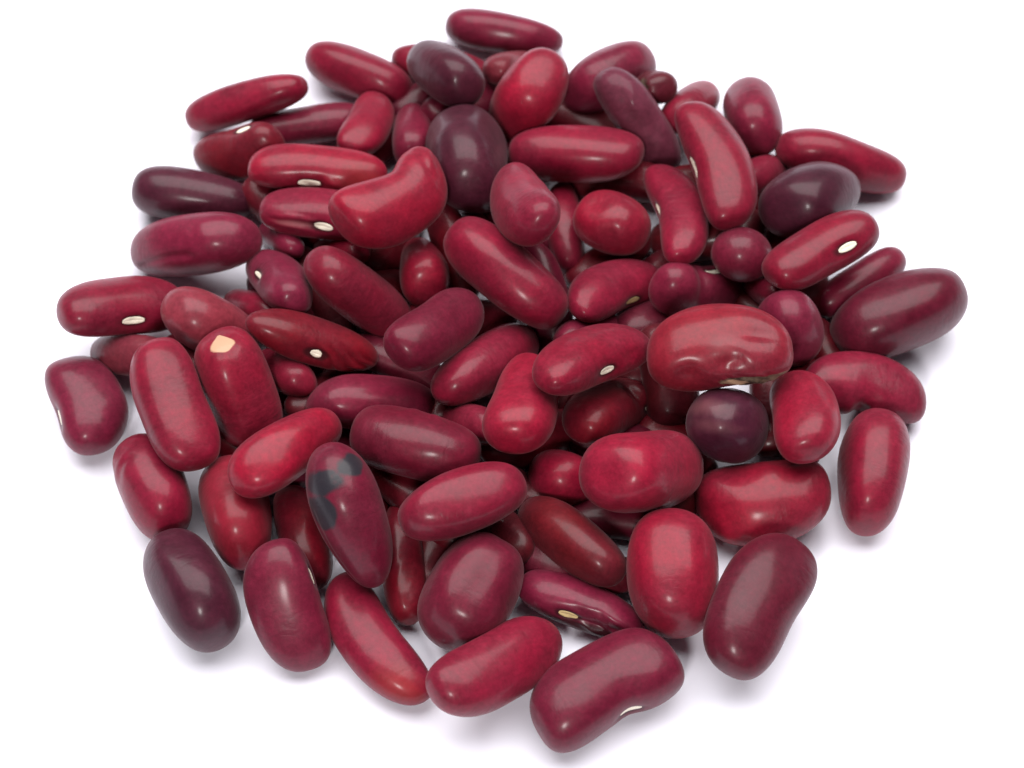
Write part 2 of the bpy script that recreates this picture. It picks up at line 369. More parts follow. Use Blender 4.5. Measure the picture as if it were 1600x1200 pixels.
    {'c': [-36.12, 43.33, 6.51], 'R': [[0.8998, 0.3509, -0.2593], [-0.0169, 0.6218, 0.783], [0.436, -0.7002, 0.5654]], 'L': 18.35, 'W': 6.77, 'T': 5.41, 'bend': 0.04, 'taper': -0.02, 'seed': 34, 'group': 'kidney beans in the heap', 'h': 275, 'hv': 0, 'col': 'R', 'label': 'smooth red bean alone at the back left corner of the heap'},
    {'c': [44.18, 34.41, 5.03], 'R': [[0.9536, -0.1717, 0.2474], [-0.1008, 0.5923, 0.7994], [-0.2838, -0.7873, 0.5475]], 'L': 18.34, 'W': 8.57, 'T': 6.86, 'bend': 0.05, 'taper': -0.03, 'seed': 35, 'group': 'kidney beans in the heap', 'h': 275, 'hv': 0, 'col': 'R', 'label': 'long clean red bean reaching out at the right end of the back row'},
    {'c': [-11.62, 16.96, 5.1], 'R': [[0.1238, 0.2147, 0.9688], [-0.8179, -0.5307, 0.2221], [0.5618, -0.8199, 0.1099]], 'L': 14.04, 'W': 7.49, 'T': 5.99, 'bend': 0.0, 'taper': 0.26, 'seed': 36, 'group': 'kidney beans in the heap', 'h': 270, 'hv': 0, 'col': 'B', 'label': 'pear shaped red bean with its narrow end up, between two long slanted beans'},
    {'c': [45.2, 16.22, 3.01], 'R': [[0.8099, -0.2399, -0.5353], [0.5866, 0.3342, 0.7378], [0.0019, -0.9115, 0.4113]], 'L': 14.92, 'W': 6.59, 'T': 5.28, 'bend': 0.03, 'taper': 0.0, 'seed': 37, 'group': 'kidney beans in the heap', 'h': 270, 'hv': 0, 'col': 'M', 'label': 'slender dusty red bean wedged between the right eyed bean and the large plum bean'},
    {'c': [13.11, 12.49, 6.73], 'R': [[0.6119, 0.7003, -0.3678], [0.6132, -0.7137, -0.3387], [-0.4996, -0.0183, -0.866]], 'L': 18.08, 'W': 7.2, 'T': 5.76, 'bend': 0.08, 'taper': 0.0, 'seed': 38, 'group': 'kidney beans in the heap', 'h': 35, 'hv': 1, 'col': 'R', 'label': 'red bean arched over a yellowish eye, half hidden right above centre', 'u0': 0.1, 'yel': 1},
    {'c': [34.98, 5.1, 8.96], 'R': [[0.2035, 0.3226, 0.9244], [-0.9644, -0.0968, 0.2461], [0.1688, -0.9416, 0.2915]], 'L': 8.64, 'W': 10.38, 'T': 8.3, 'bend': 0.02, 'taper': 0.0, 'seed': 39, 'group': 'kidney beans in the heap', 'h': 270, 'hv': 0, 'col': 'M', 'label': 'rounded rosy bean half hidden behind the right end of the big battered bean', 'p': 2.3},
    {'c': [-36.39, 35.71, 5.5], 'R': [[0.8013, -0.4781, -0.3596], [-0.2078, 0.3411, -0.9168], [0.5609, 0.8094, 0.174]], 'L': 14.36, 'W': 7.53, 'T': 6.02, 'bend': 0.05, 'taper': 0.0, 'seed': 40, 'group': 'kidney beans in the heap', 'h': 150, 'hv': 1, 'col': 'D', 'label': 'deep red bean with a pale eye on its upper edge, at the back left', 'u0': 0.38},
    {'c': [-3.22, 1.41, 6.45], 'R': [[0.5562, -0.6484, -0.5199], [0.6961, 0.0217, 0.7176], [-0.454, -0.761, 0.4634]], 'L': 19.02, 'W': 8.83, 'T': 7.07, 'bend': 0.03, 'taper': 0.0, 'seed': 41, 'group': 'kidney beans in the heap', 'h': 270, 'hv': 0, 'col': 'R', 'label': 'deep red bean with a long soft shine, under the blunt plum red bean'},
    {'c': [-42.08, 29.36, 3.9], 'R': [[0.9884, 0.0269, 0.1496], [-0.1377, 0.575, 0.8065], [-0.0643, -0.8177, 0.5721]], 'L': 17.09, 'W': 8.57, 'T': 6.86, 'bend': 0.03, 'taper': -0.16, 'seed': 42, 'group': 'kidney beans in the heap', 'h': 270, 'hv': 0, 'col': 'P', 'label': 'slate purple bean with a tapered right end at the left edge'},
    {'c': [11.96, -4.77, 5.28], 'R': [[0.5629, 0.8256, -0.0397], [0.6617, -0.4789, -0.5769], [-0.4953, 0.2985, -0.8158]], 'L': 14.75, 'W': 8.21, 'T': 6.57, 'bend': 0.04, 'taper': 0.0, 'seed': 43, 'group': 'kidney beans in the heap', 'h': 50, 'hv': 1, 'col': 'D', 'label': 'dark shaded red bean with a small white eye under the eyed bean right of centre', 'u0': 0.62, 'hs': 0.9, 'f': [('dent', 0.35, 100, 0.15, 0.6, 0.8)]},
    {'c': [6.31, -13.73, 4.3], 'R': [[0.7292, 0.64, 0.2424], [-0.4881, 0.2381, 0.8397], [0.4797, -0.7306, 0.486]], 'L': 8.01, 'W': 8.29, 'T': 6.64, 'bend': 0.0, 'taper': 0.0, 'seed': 44, 'group': 'kidney beans in the heap', 'h': 270, 'hv': 0, 'col': 'B', 'label': 'short glossy pinkish red bean left of the plump horizontal bright red bean', 'p': 2.3},
    {'c': [30.72, -16.97, 4.69], 'R': [[0.9892, -0.1003, -0.1065], [0.0831, 0.9843, -0.1555], [0.1204, 0.145, 0.9821]], 'L': 16.74, 'W': 11.21, 'T': 8.97, 'bend': 0.05, 'taper': 0.0, 'seed': 45, 'group': 'kidney beans in the heap', 'h': 200, 'hv': 0, 'col': 'B', 'label': 'wide glossy red bean lying beneath the round dark plum bean at the lower right', 'f': [('dent', -0.35, 150, 0.4, 0.5, 1.0), ('dent', 0.5, 160, 0.35, 0.5, 0.8)], 'p': 2.5},
    {'c': [-25.61, -21.82, 3.87], 'R': [[0.268, 0.0706, 0.9608], [-0.9599, -0.0655, 0.2726], [0.0821, -0.9954, 0.0502]], 'L': 14.1, 'W': 7.96, 'T': 6.37, 'bend': 0.02, 'taper': 0.0, 'seed': 46, 'group': 'kidney beans in the heap', 'h': 270, 'hv': 0, 'col': 'D', 'label': 'dark shaded red bean hidden behind the bean with grey blotches'},
    {'c': [-13.32, -24.82, 3.0], 'R': [[0.1252, -0.1581, 0.9795], [-0.9921, -0.0238, 0.123], [0.0038, -0.9871, -0.1598]], 'L': 16.01, 'W': 6.52, 'T': 5.22, 'bend': 0.04, 'taper': 0.0, 'seed': 47, 'group': 'kidney beans in the heap', 'h': 280, 'hv': 0, 'col': 'D', 'label': 'narrow dark red bean with a rough shiny streak, right behind the grey blotched bean', 'f': [('wr', 0.45, 90, 0.4, 0.45, 0.035, 2.0, 35)]},
    {'c': [-8.75, 45.12, 10.53], 'R': [[0.3788, 0.7426, 0.5523], [-0.7503, -0.1029, 0.6531], [0.5418, -0.6618, 0.5182]], 'L': 14.25, 'W': 9.11, 'T': 7.29, 'bend': 0.02, 'taper': 0.0, 'seed': 48, 'group': 'kidney beans in the heap', 'h': 270, 'hv': 0, 'col': 'P', 'label': 'short dark plum bean with a lighter rim perched at the back left of centre'},
    {'c': [-48.28, 3.99, 4.63], 'R': [[0.7647, 0.6383, 0.0885], [-0.3963, 0.3574, 0.8457], [0.5082, -0.6818, 0.5262]], 'L': 13.81, 'W': 6.68, 'T': 5.35, 'bend': 0.03, 'taper': 0.0, 'seed': 49, 'group': 'kidney beans in the heap', 'h': 270, 'hv': 0, 'col': 'W', 'label': 'dull brownish bean half hidden behind the two beans at the left edge'},
    {'c': [1.93, 42.63, 7.84], 'R': [[-0.3115, 0.3547, 0.8815], [0.1115, 0.9349, -0.3368], [-0.9437, -0.0066, -0.3308]], 'L': 15.52, 'W': 10.64, 'T': 8.51, 'bend': 0.06, 'taper': -0.08, 'seed': 50, 'group': 'kidney beans in the heap', 'h': 275, 'hv': 0, 'col': 'B', 'label': 'large upright bright red bean leaning to the right at the back centre'},
    {'c': [-19.59, 39.1, 7.12], 'R': [[-0.2162, -0.9315, -0.2924], [-0.8985, 0.307, -0.3138], [0.3821, 0.1949, -0.9033]], 'L': 14.12, 'W': 6.27, 'T': 5.01, 'bend': 0.05, 'taper': 0.0, 'seed': 51, 'group': 'kidney beans in the heap', 'h': 350, 'hv': 0, 'col': 'R', 'label': 'short upright red bean with a shaded right side above the orange red eyed bean'},
    {'c': [-41.44, 19.54, 6.63], 'R': [[0.878, 0.4776, -0.0312], [-0.1633, 0.3602, 0.9185], [0.4499, -0.8013, 0.3943]], 'L': 19.04, 'W': 9.73, 'T': 7.78, 'bend': 0.05, 'taper': 0.02, 'seed': 52, 'group': 'kidney beans in the heap', 'h': 285, 'hv': 0, 'col': 'M', 'label': 'dull red bean with a thin curved crease on its side, at the left edge', 'f': [('crease', 72, -0.7, 0.3, 0.42, -0.35), ('wr', 0.55, 110, 0.3, 0.5, 0.04, 1.6, 20)]},
    {'c': [-49.66, 8.86, 8.16], 'R': [[0.8434, 0.5062, -0.1802], [0.3703, -0.7906, -0.4876], [-0.3893, 0.3445, -0.8543]], 'L': 16.86, 'W': 8.71, 'T': 6.97, 'bend': 0.05, 'taper': 0.0, 'seed': 53, 'group': 'kidney beans in the heap', 'h': 60, 'hv': 1, 'col': 'R', 'label': 'red bean with a white eye on its lower side, farthest left of the eyed ones', 'u0': 0.02},
    {'c': [-33.51, -19.36, 5.6], 'R': [[0.2254, 0.0563, 0.9726], [-0.943, -0.2384, 0.2323], [0.2449, -0.9695, -0.0006]], 'L': 14.79, 'W': 10.61, 'T': 8.48, 'bend': 0.02, 'taper': 0.0, 'seed': 54, 'group': 'kidney beans in the heap', 'h': 270, 'hv': 0, 'col': 'R', 'label': 'brick red bean partly covered by the slanted bright red bean at lower left', 'f': [('mark', 'orange', 0, 90, 2, 2, 0.18, 0.3)]},
    {'c': [8.4, -30.73, 3.01], 'R': [[0.9236, -0.3039, -0.2336], [-0.3752, -0.841, -0.3897], [-0.078, 0.4476, -0.8908]], 'L': 16.13, 'W': 6.92, 'T': 5.54, 'bend': 0.02, 'taper': 0.0, 'seed': 55, 'group': 'kidney beans in the heap', 'h': 52, 'hv': 1, 'col': 'M', 'label': 'flat dented mauve bean with a yellow eye near the bottom of the heap', 'u0': -0.12, 'yel': 1, 'f': [('dent', 0.35, 55, 0.35, 0.4, 0.9), ('wr', 0.35, 70, 0.45, 0.5, 0.12, 1.6, 80), ('mark', 'ring', 0.25, 18, 0.75, 0.4, 0.85, 0.25), ('wr', 0.3, 35, 0.4, 0.3, 0.15, 2.2, 60)]},
    {'c': [38.9, 25.04, 9.32], 'R': [[0.5227, -0.7664, -0.3733], [0.632, 0.0544, 0.7731], [-0.5722, -0.64, 0.5128]], 'L': 14.55, 'W': 11.78, 'T': 9.42, 'bend': 0.03, 'taper': 0.0, 'seed': 56, 'group': 'kidney beans in the heap', 'h': 270, 'hv': 0, 'col': 'P', 'label': 'broad slate purple bean at the right, above the red bean with a white eye'},
    {'c': [-38.18, 6.23, 7.78], 'R': [[0.5851, -0.6316, 0.5086], [0.0545, 0.6564, 0.7524], [-0.8091, -0.4126, 0.4185]], 'L': 14.13, 'W': 9.64, 'T': 7.71, 'bend': 0.02, 'taper': 0.0, 'seed': 57, 'group': 'kidney beans in the heap', 'h': 270, 'hv': 0, 'col': 'W', 'label': 'dull brownish pink bean with no eye, lying right of the leftmost eyed bean', 'k': 1.35},
    {'c': [-19.17, 10.42, 8.54], 'R': [[0.571, -0.5299, 0.627], [-0.0407, 0.7446, 0.6663], [-0.8199, -0.406, 0.4036]], 'L': 18.74, 'W': 8.72, 'T': 6.98, 'bend': 0.03, 'taper': 0.0, 'seed': 58, 'group': 'kidney beans in the heap', 'h': 270, 'hv': 0, 'col': 'R', 'label': 'glossy deep red bean slanting down right, its end behind the blunt plum red bean', 'p': 2.9},
    {'c': [17.1, 38.8, 8.21], 'R': [[0.5792, -0.357, 0.7329], [-0.4926, 0.563, 0.6636], [-0.6495, -0.7453, 0.1502]], 'L': 16.65, 'W': 7.68, 'T': 6.15, 'bend': 0.07, 'taper': -0.04, 'seed': 59, 'group': 'kidney beans in the heap', 'h': 290, 'hv': 0, 'col': 'G', 'label': 'wrinkled grey mauve bean slanting down in the back right', 'f': [('wr', 0, 90, 0.9, 1.2, 0.12, 1.1, 70), ('dent', 0.1, 100, 0.35, 0.5, 0.6), ('mark', 'matt', 0, 90, 1.3, 3, 1, 0.3)]},
    {'c': [-5.86, 31.34, 9.1], 'R': [[0.0505, 0.0783, 0.9957], [-0.8519, -0.517, 0.0838], [0.5213, -0.8524, 0.0406]], 'L': 18.24, 'W': 13.25, 'T': 10.6, 'bend': 0.02, 'taper': -0.05, 'seed': 60, 'group': 'kidney beans in the heap', 'h': 270, 'hv': 0, 'col': 'P', 'label': 'large blunt slate purple bean standing upright left of the long horizontal red bean'},
    {'c': [23.67, 12.95, 5.84], 'R': [[0.745, 0.4233, 0.5156], [0.3102, 0.4644, -0.8295], [-0.5906, 0.7779, 0.2147]], 'L': 14.3, 'W': 8.16, 'T': 6.52, 'bend': 0.05, 'taper': 0.0, 'seed': 61, 'group': 'kidney beans in the heap', 'h': 150, 'hv': 1, 'col': 'M', 'label': 'two lobed mauve red bean with a white fleck in its top notch', 'u0': 0.15, 'f': [('dent', -0.25, 120, 0.16, 1.2, 0.7), ('dent', 0.1, 170, 0.2, 0.4, 0.5)]},
    {'c': [49.53, 9.34, 5.9], 'R': [[0.9078, -0.0956, -0.4083], [0.4133, 0.3686, 0.8326], [0.0709, -0.9247, 0.3742]], 'L': 18.09, 'W': 12.36, 'T': 9.88, 'bend': 0.02, 'taper': 0.0, 'seed': 62, 'group': 'kidney beans in the heap', 'h': 275, 'hv': 0, 'col': 'V', 'label': 'large plum brown bean at the far right edge of the heap', 'k': 0.75},
    {'c': [1.35, -7.15, 11.82], 'R': [[-0.1328, -0.9911, 0.009], [-0.9246, 0.1206, -0.3615], [0.3572, -0.0563, -0.9323]], 'L': 17.28, 'W': 8.33, 'T': 6.66, 'bend': 0.03, 'taper': 0.24, 'seed': 63, 'group': 'kidney beans in the heap', 'h': 350, 'hv': 1, 'col': 'B', 'label': 'teardrop shaped red bean with its wide end down at the centre', 'u0': 0.35, 'hs': 0.8},
    {'c': [-25.35, 29.34, 9.83], 'R': [[0.9967, -0.0724, -0.0372], [-0.0799, -0.9571, -0.2787], [-0.0154, 0.2807, -0.9597]], 'L': 18.28, 'W': 7.42, 'T': 5.94, 'bend': 0.06, 'taper': 0.0, 'seed': 64, 'group': 'kidney beans in the heap', 'h': 53, 'hv': 1, 'col': 'B', 'label': 'orange red bean with a white eye on its lower edge, lying in the upper left', 'u0': -0.08, 'f': [('mark', 'orange', 0.75, 60, 0.4, 1.0, 0.4, 0.7), ('wr', 0.0, 60, 0.3, 0.25, 0.08, 2.5, 10)]},
    {'c': [21.34, 22.72, 9.37], 'R': [[0.1325, -0.99, -0.0486], [-0.9585, -0.1155, -0.2605], [0.2523, 0.0811, -0.9643]], 'L': 18.59, 'W': 6.75, 'T': 5.4, 'bend': 0.09, 'taper': 0.0, 'seed': 65, 'group': 'kidney beans in the heap', 'h': 18, 'hv': 1, 'col': 'R', 'label': 'curved red bean with a white eye at its left edge, beside the squat glossy bean', 'u0': -0.1, 'hs': 0.8},
    {'c': [-53.75, -2.9, 4.07], 'R': [[0.3834, -0.8845, -0.2658], [-0.9227, -0.3796, -0.0677], [-0.041, 0.2712, -0.9617]], 'L': 14.23, 'W': 9.31, 'T': 7.44, 'bend': 0.07, 'taper': 0.0, 'seed': 66, 'group': 'kidney beans in the heap', 'h': 18, 'hv': 1, 'col': 'M', 'label': 'dusty red bean at the far left with a slim white eye on its outside', 'u0': 0.2, 'hs': 0.9},
    {'c': [26.36, -9.29, 9.35], 'R': [[0.8598, 0.4817, 0.1694], [-0.3837, 0.3907, 0.8367], [0.3369, -0.7844, 0.5208]], 'L': 9.52, 'W': 11.41, 'T': 9.13, 'bend': 0.0, 'taper': 0.06, 'seed': 67, 'group': 'kidney beans in the heap', 'h': 270, 'hv': 0, 'col': 'Q', 'label': 'round dark plum bean with pale streaks below the big battered bean', 'f': [('wr', 0, 90, 1, 1.6, 0.07, 0.9, 60), ('mark', 'pale', -0.3, 112, 0.6, 0.22, 0.3, 1.0), ('mark', 'pale', 0.1, 85, 0.5, 0.16, 0.22, 1.0)], 'p': 2.2},
    {'c': [-4.84, -30.8, 6.57], 'R': [[-0.4396, -0.2017, 0.8752], [-0.898, 0.1172, -0.4241], [-0.017, -0.9724, -0.2326]], 'L': 14.56, 'W': 13.84, 'T': 11.07, 'bend': 0.02, 'taper': -0.05, 'seed': 68, 'group': 'kidney beans in the heap', 'h': 270, 'hv': 0, 'col': 'V', 'label': 'broad purplish red bean with one flattened face, low in the heap', 'f': [('dent', -0.15, 95, 0.7, 0.55, 1.0)], 'p': 2.4},
    {'c': [-24.88, 21.87, 10.43], 'R': [[0.9552, -0.2959, 0.0111], [-0.2573, -0.8479, -0.4635], [0.1465, 0.4399, -0.886]], 'L': 15.51, 'W': 7.59, 'T': 6.07, 'bend': 0.04, 'taper': 0.0, 'seed': 69, 'group': 'kidney beans in the heap', 'h': 62, 'hv': 1, 'col': 'R', 'label': 'red bean with pale folds and white eye, tucked under the big bent bean', 'u0': 0.2, 'f': [('wr', -0.25, 65, 0.4, 0.35, 0.16, 2.2, 85), ('mark', 'pale', -0.25, 62, 0.35, 0.12, 0.6, 0.5)]},
    {'c': [29.48, 15.9, 9.79], 'R': [[0.7591, 0.5497, 0.3487], [-0.5795, 0.3266, 0.7466], [0.2965, -0.7689, 0.5665]], 'L': 7.54, 'W': 8.56, 'T': 6.85, 'bend': 0.0, 'taper': 0.0, 'seed': 70, 'group': 'kidney beans in the heap', 'h': 270, 'hv': 0, 'col': 'M', 'label': 'small round bean seen end on, left of the right hand eyed bean', 'p': 2.1},
    {'c': [44.27, -1.28, 4.84], 'R': [[0.969, -0.0469, -0.2426], [-0.0292, -0.9967, 0.0762], [-0.2453, -0.0667, -0.9671]], 'L': 16.23, 'W': 8.72, 'T': 6.97, 'bend': 0.09, 'taper': 0.0, 'seed': 71, 'group': 'kidney beans in the heap', 'h': 30, 'hv': 0, 'col': 'R', 'label': 'dull red bean with a pinched lower side at the right edge of the heap', 'f': [('dent', -0.05, 30, 0.13, 0.8, 1.1), ('wr', -0.05, 55, 0.25, 0.5, 0.12, 1.8, 10)]},
    {'c': [38.85, 14.32, 12.97], 'R': [[0.8391, 0.4307, 0.3324], [0.5429, -0.6244, -0.5616], [-0.0343, 0.6516, -0.7577]], 'L': 16.38, 'W': 8.28, 'T': 6.63, 'bend': 0.04, 'taper': 0.03, 'seed': 72, 'group': 'kidney beans in the heap', 'h': 68, 'hv': 1, 'col': 'R', 'label': 'red bean with a bright white eye and dark underside near the right edge', 'u0': 0.22},
    {'c': [-33.89, -3.76, 8.43], 'R': [[0.2478, -0.342, 0.9065], [-0.4393, 0.7943, 0.4197], [-0.8635, -0.5022, 0.0466]], 'L': 16.33, 'W': 11.52, 'T': 9.21, 'bend': 0.03, 'taper': -0.02, 'seed': 73, 'group': 'kidney beans in the heap', 'h': 275, 'hv': 0, 'col': 'B', 'label': 'red bean with a cream coloured patch on its upper end', 'f': [('mark', 'cream', -0.97, 92, 0.065, 0.7, 1, 0.25), ('mark', 'matt', -0.97, 92, 0.12, 0.8, 1, 0.2)]},
    {'c': [-44.03, -15.47, 4.96], 'R': [[0.4226, 0.0975, 0.9011], [-0.9049, -0.0092, 0.4254], [0.0497, -0.9952, 0.0843]], 'L': 14.21, 'W': 10.33, 'T': 8.26, 'bend': 0.02, 'taper': 0.0, 'seed': 74, 'group': 'kidney beans in the heap', 'h': 270, 'hv': 0, 'col': 'R', 'label': 'red bean with fine wrinkles, right above the slate purple bean at lower left', 'f': [('wr', -0.45, 45, 0.42, 0.55, 0.09, 1.8, 15)]},
    {'c': [-41.15, -7.81, 11.84], 'R': [[0.3532, 0.8709, 0.3417], [-0.9099, 0.4048, -0.0911], [-0.2177, -0.2787, 0.9354]], 'L': 17.34, 'W': 8.83, 'T': 7.07, 'bend': 0.03, 'taper': 0.0, 'seed': 75, 'group': 'kidney beans in the heap', 'h': 200, 'hv': 0, 'col': 'R', 'label': 'smooth upright red bean, second from the left edge in the left middle'},
    {'c': [26.29, 27.54, 13.57], 'R': [[0.2636, -0.9592, -0.1022], [-0.9639, -0.2661, 0.0118], [-0.0385, 0.0954, -0.9947]], 'L': 19.35, 'W': 7.98, 'T': 6.39, 'bend': 0.08, 'taper': 0.0, 'seed': 76, 'group': 'kidney beans in the heap', 'h': 22, 'hv': 1, 'col': 'R', 'label': 'long upright red bean with a white eye on its left side at back right', 'u0': 0.0, 'p': 3.0},
    {'c': [-16.3, -35.43, 3.09], 'R': [[0.5511, 0.8239, 0.1322], [-0.834, 0.549, 0.055], [-0.0273, -0.1405, 0.9897]], 'L': 19.26, 'W': 7.8, 'T': 6.24, 'bend': 0.08, 'taper': 0.0, 'seed': 77, 'group': 'kidney beans in the heap', 'h': 200, 'hv': 0, 'col': 'R', 'label': 'bent red bean with an orange tint at its lower tip on the front edge', 'f': [('mark', 'orange', 0.8, 70, 0.3, 0.8, 0.45, 0.8)]},
    {'c': [-11.65, -12.57, 10.32], 'R': [[0.9452, 0.2739, 0.1775], [-0.3227, 0.7019, 0.635], [0.0493, -0.6575, 0.7518]], 'L': 16.31, 'W': 10.03, 'T': 8.03, 'bend': 0.03, 'taper': 0.0, 'seed': 78, 'group': 'kidney beans in the heap', 'h': 250, 'hv': 0, 'col': 'V', 'label': 'purplish red bean in the middle with a white glint and a nicked top edge', 'f': [('wr', 0.0, 165, 0.5, 0.25, 0.14, 1.6, 10)]},
    {'c': [7.16, -23.07, 5.15], 'R': [[0.6503, 0.4874, 0.5828], [-0.6999, 0.0859, 0.7091], [0.2955, -0.869, 0.397]], 'L': 16.53, 'W': 8.55, 'T': 6.84, 'bend': 0.02, 'taper': 0.0, 'seed': 79, 'group': 'kidney beans in the heap', 'h': 270, 'hv': 0, 'col': 'N', 'label': 'smooth dark brown red bean slanting down right above the dented mauve bean'},
    {'c': [-15.06, 20.0, 15.97], 'R': [[0.7381, -0.5924, 0.3229], [0.662, 0.7282, -0.1773], [-0.1301, 0.3447, 0.9297]], 'L': 16.24, 'W': 9.55, 'T': 7.64, 'bend': 0.1, 'taper': 0.0, 'seed': 80, 'group': 'kidney beans in the heap', 'h': 192, 'hv': 0, 'col': 'B', 'label': 'big bent red bean with a crooked wrinkled upper end, left of the pile centre', 'f': [('wr', 0.82, 120, 0.25, 1.0, 0.12, 1.3, 10), ('dent', 0.22, 192, 0.24, 0.8, 0.8)], 'p': 3.4},
    {'c': [-24.92, 2.77, 9.94], 'R': [[0.8562, 0.2447, -0.455], [0.0168, -0.8935, -0.4488], [-0.5164, 0.3767, -0.7691]], 'L': 18.34, 'W': 7.14, 'T': 5.72, 'bend': 0.0, 'taper': 0.0, 'seed': 81, 'group': 'kidney beans in the heap', 'h': 62, 'hv': 1, 'col': 'D', 'label': 'pointed deep red bean with crinkled face and clear white eye, left middle', 'u0': -0.02, 'f': [('wr', 0.45, 60, 0.42, 0.7, 0.17, 2.8, 40), ('dent', 0.5, 80, 0.3, 0.4, 0.3)], 'p': 2.1},
    {'c': [9.52, -2.87, 14.25], 'R': [[0.683, 0.7144, -0.1522], [0.5743, -0.654, -0.4923], [-0.4513, 0.2488, -0.857]], 'L': 18.9, 'W': 7.97, 'T': 6.37, 'bend': 0.06, 'taper': 0.0, 'seed': 82, 'group': 'kidney beans in the heap', 'h': 50, 'hv': 1, 'col': 'R', 'label': 'red bean with a white eye on its lower edge, resting right of the heap centre', 'u0': -0.02, 'f': [('dent', 0.45, 70, 0.18, 0.35, 0.35)]},
    {'c': [15.67, -16.05, 9.78], 'R': [[0.4864, -0.8629, -0.1368], [0.4585, 0.1188, 0.8807], [-0.7438, -0.4911, 0.4535]], 'L': 17.52, 'W': 12.48, 'T': 9.98, 'bend': 0.0, 'taper': 0.0, 'seed': 83, 'group': 'kidney beans in the heap', 'h': 275, 'hv': 0, 'col': 'B', 'label': 'plump horizontal bright red bean with a strong highlight at its left end', 'p': 3.0},
    {'c': [19.16, -28.47, 6.78], 'R': [[0.0748, 0.1071, 0.9914], [-0.9959, 0.0594, 0.0688], [-0.0516, -0.9925, 0.1111]], 'L': 15.28, 'W': 13.76, 'T': 11.01, 'bend': 0.0, 'taper': -0.1, 'seed': 84, 'group': 'kidney beans in the heap', 'h': 270, 'hv': 0, 'col': 'B', 'label': 'plump upright bright red bean at the lower right, left of the dark plum one', 'p': 2.4},
    {'c': [-26.39, -32.47, 6.34], 'R': [[0.2483, 0.9669, -0.0586], [-0.7466, 0.1525, -0.6476], [-0.6172, 0.2046, 0.7598]], 'L': 16.22, 'W': 9.04, 'T': 7.23, 'bend': 0.05, 'taper': 0.0, 'seed': 85, 'group': 'kidney beans in the heap', 'h': 168, 'hv': 1, 'col': 'M', 'label': 'dusty mauve bean with a white eye in a notch on its upper right side', 'u0': -0.38, 'hs': 0.9},
    {'c': [-0.79, 11.94, 11.34], 'R': [[0.7524, 0.0853, 0.6531], [-0.6257, 0.4023, 0.6683], [-0.2058, -0.9115, 0.3561]], 'L': 18.39, 'W': 10.2, 'T': 8.16, 'bend': 0.04, 'taper': 0.0, 'seed': 86, 'group': 'kidney beans in the heap', 'h': 275, 'hv': 0, 'col': 'R', 'label': 'long red bean slanting down right just above the centre of the heap', 'p': 3.0},
    {'c': [35.5, -9.08, 11.27], 'R': [[-0.0095, -0.9338, 0.3577], [-0.9253, -0.1274, -0.3572], [0.3791, -0.3344, -0.8628]], 'L': 14.73, 'W': 8.43, 'T': 6.75, 'bend': 0.04, 'taper': 0.0, 'seed': 87, 'group': 'kidney beans in the heap', 'h': 350, 'hv': 0, 'col': 'B', 'label': 'oval bright pinkish red bean standing right of the round dark plum bean'},
    {'c': [-38.17, -29.77, 5.6], 'R': [[0.4592, 0.0637, 0.8861], [-0.8883, 0.0202, 0.4589], [0.0114, -0.9978, 0.0659]], 'L': 15.96, 'W': 11.56, 'T': 9.25, 'bend': 0.02, 'taper': 0.0, 'seed': 88, 'group': 'kidney beans in the heap', 'h': 272, 'hv': 0, 'col': 'P', 'label': 'slate purple bean at the lower left corner of the heap'},
    {'c': [29.15, -32.89, 7.72], 'R': [[-0.4788, 0.8383, 0.261], [-0.8778, -0.4512, -0.161], [-0.0172, -0.3062, 0.9518]], 'L': 19.08, 'W': 10.53, 'T': 8.43, 'bend': 0.04, 'taper': -0.02, 'seed': 89, 'group': 'kidney beans in the heap', 'h': 190, 'hv': 0, 'col': 'V', 'label': 'dark plum bean lying alone at the lower right front', 'k': 0.72, 'p': 2.6},
    {'c': [-1.76, -40.33, 6.84], 'R': [[0.7206, -0.5536, 0.4174], [0.5964, 0.802, 0.0342], [-0.3537, 0.2243, 0.9081]], 'L': 19.31, 'W': 8.86, 'T': 7.09, 'bend': 0.03, 'taper': -0.02, 'seed': 90, 'group': 'kidney beans in the heap', 'h': 190, 'hv': 0, 'col': 'R', 'label': 'smooth red front row bean, left of the kidney shaped one with a pale eye'},
    {'c': [25.36, -2.08, 14.79], 'R': [[0.9957, 0.0038, 0.0922], [0.0028, -0.9999, 0.0112], [0.0923, -0.0109, -0.9957]], 'L': 17.82, 'W': 10.97, 'T': 8.78, 'bend': 0.05, 'taper': 0.0, 'seed': 91, 'group': 'kidney beans in the heap', 'h': 32, 'hv': 0, 'col': 'S', 'label': 'big flat battered red bean with a crusty brown lower rim', 'f': [('dent', -0.45, 60, 0.2, 0.35, 0.5), ('dent', 0.12, 75, 0.16, 0.22, 0.5), ('dent', 0.5, 120, 0.3, 0.25, 0.6), ('wr', 0.05, 75, 0.35, 0.4, 0.07, 1.8, 35), ('mark', 'pale', 0.05, 100, 0.2, 0.2, 0.25, 0.8), ('mark', 'crust', 0.42, 36, 0.46, 0.24, 1.0, 0.15), ('wr', 0.4, 36, 0.5, 0.3, 0.1, 4.5, 60), ('mark', 'cream', 0.2, 34, 0.2, 0.14, 0.8, 0.3), ('dent', 0.35, 5, 0.4, 0.25, 0.5)], 'k': 0.8, 'p': 2.5},
    {'c': [44.39, -13.39, 4.98], 'R': [[-0.1694, -0.0922, 0.9812], [-0.9845, 0.0613, -0.1643], [-0.045, -0.9939, -0.1011]], 'L': 16.52, 'W': 10.48, 'T': 8.39, 'bend': 0.03, 'taper': -0.08, 'seed': 92, 'group': 'kidney beans in the heap', 'h': 280, 'hv': 0, 'col': 'R', 'label': 'upright dusty red bean with a pointed foot at the lower right edge', 'p': 2.6},
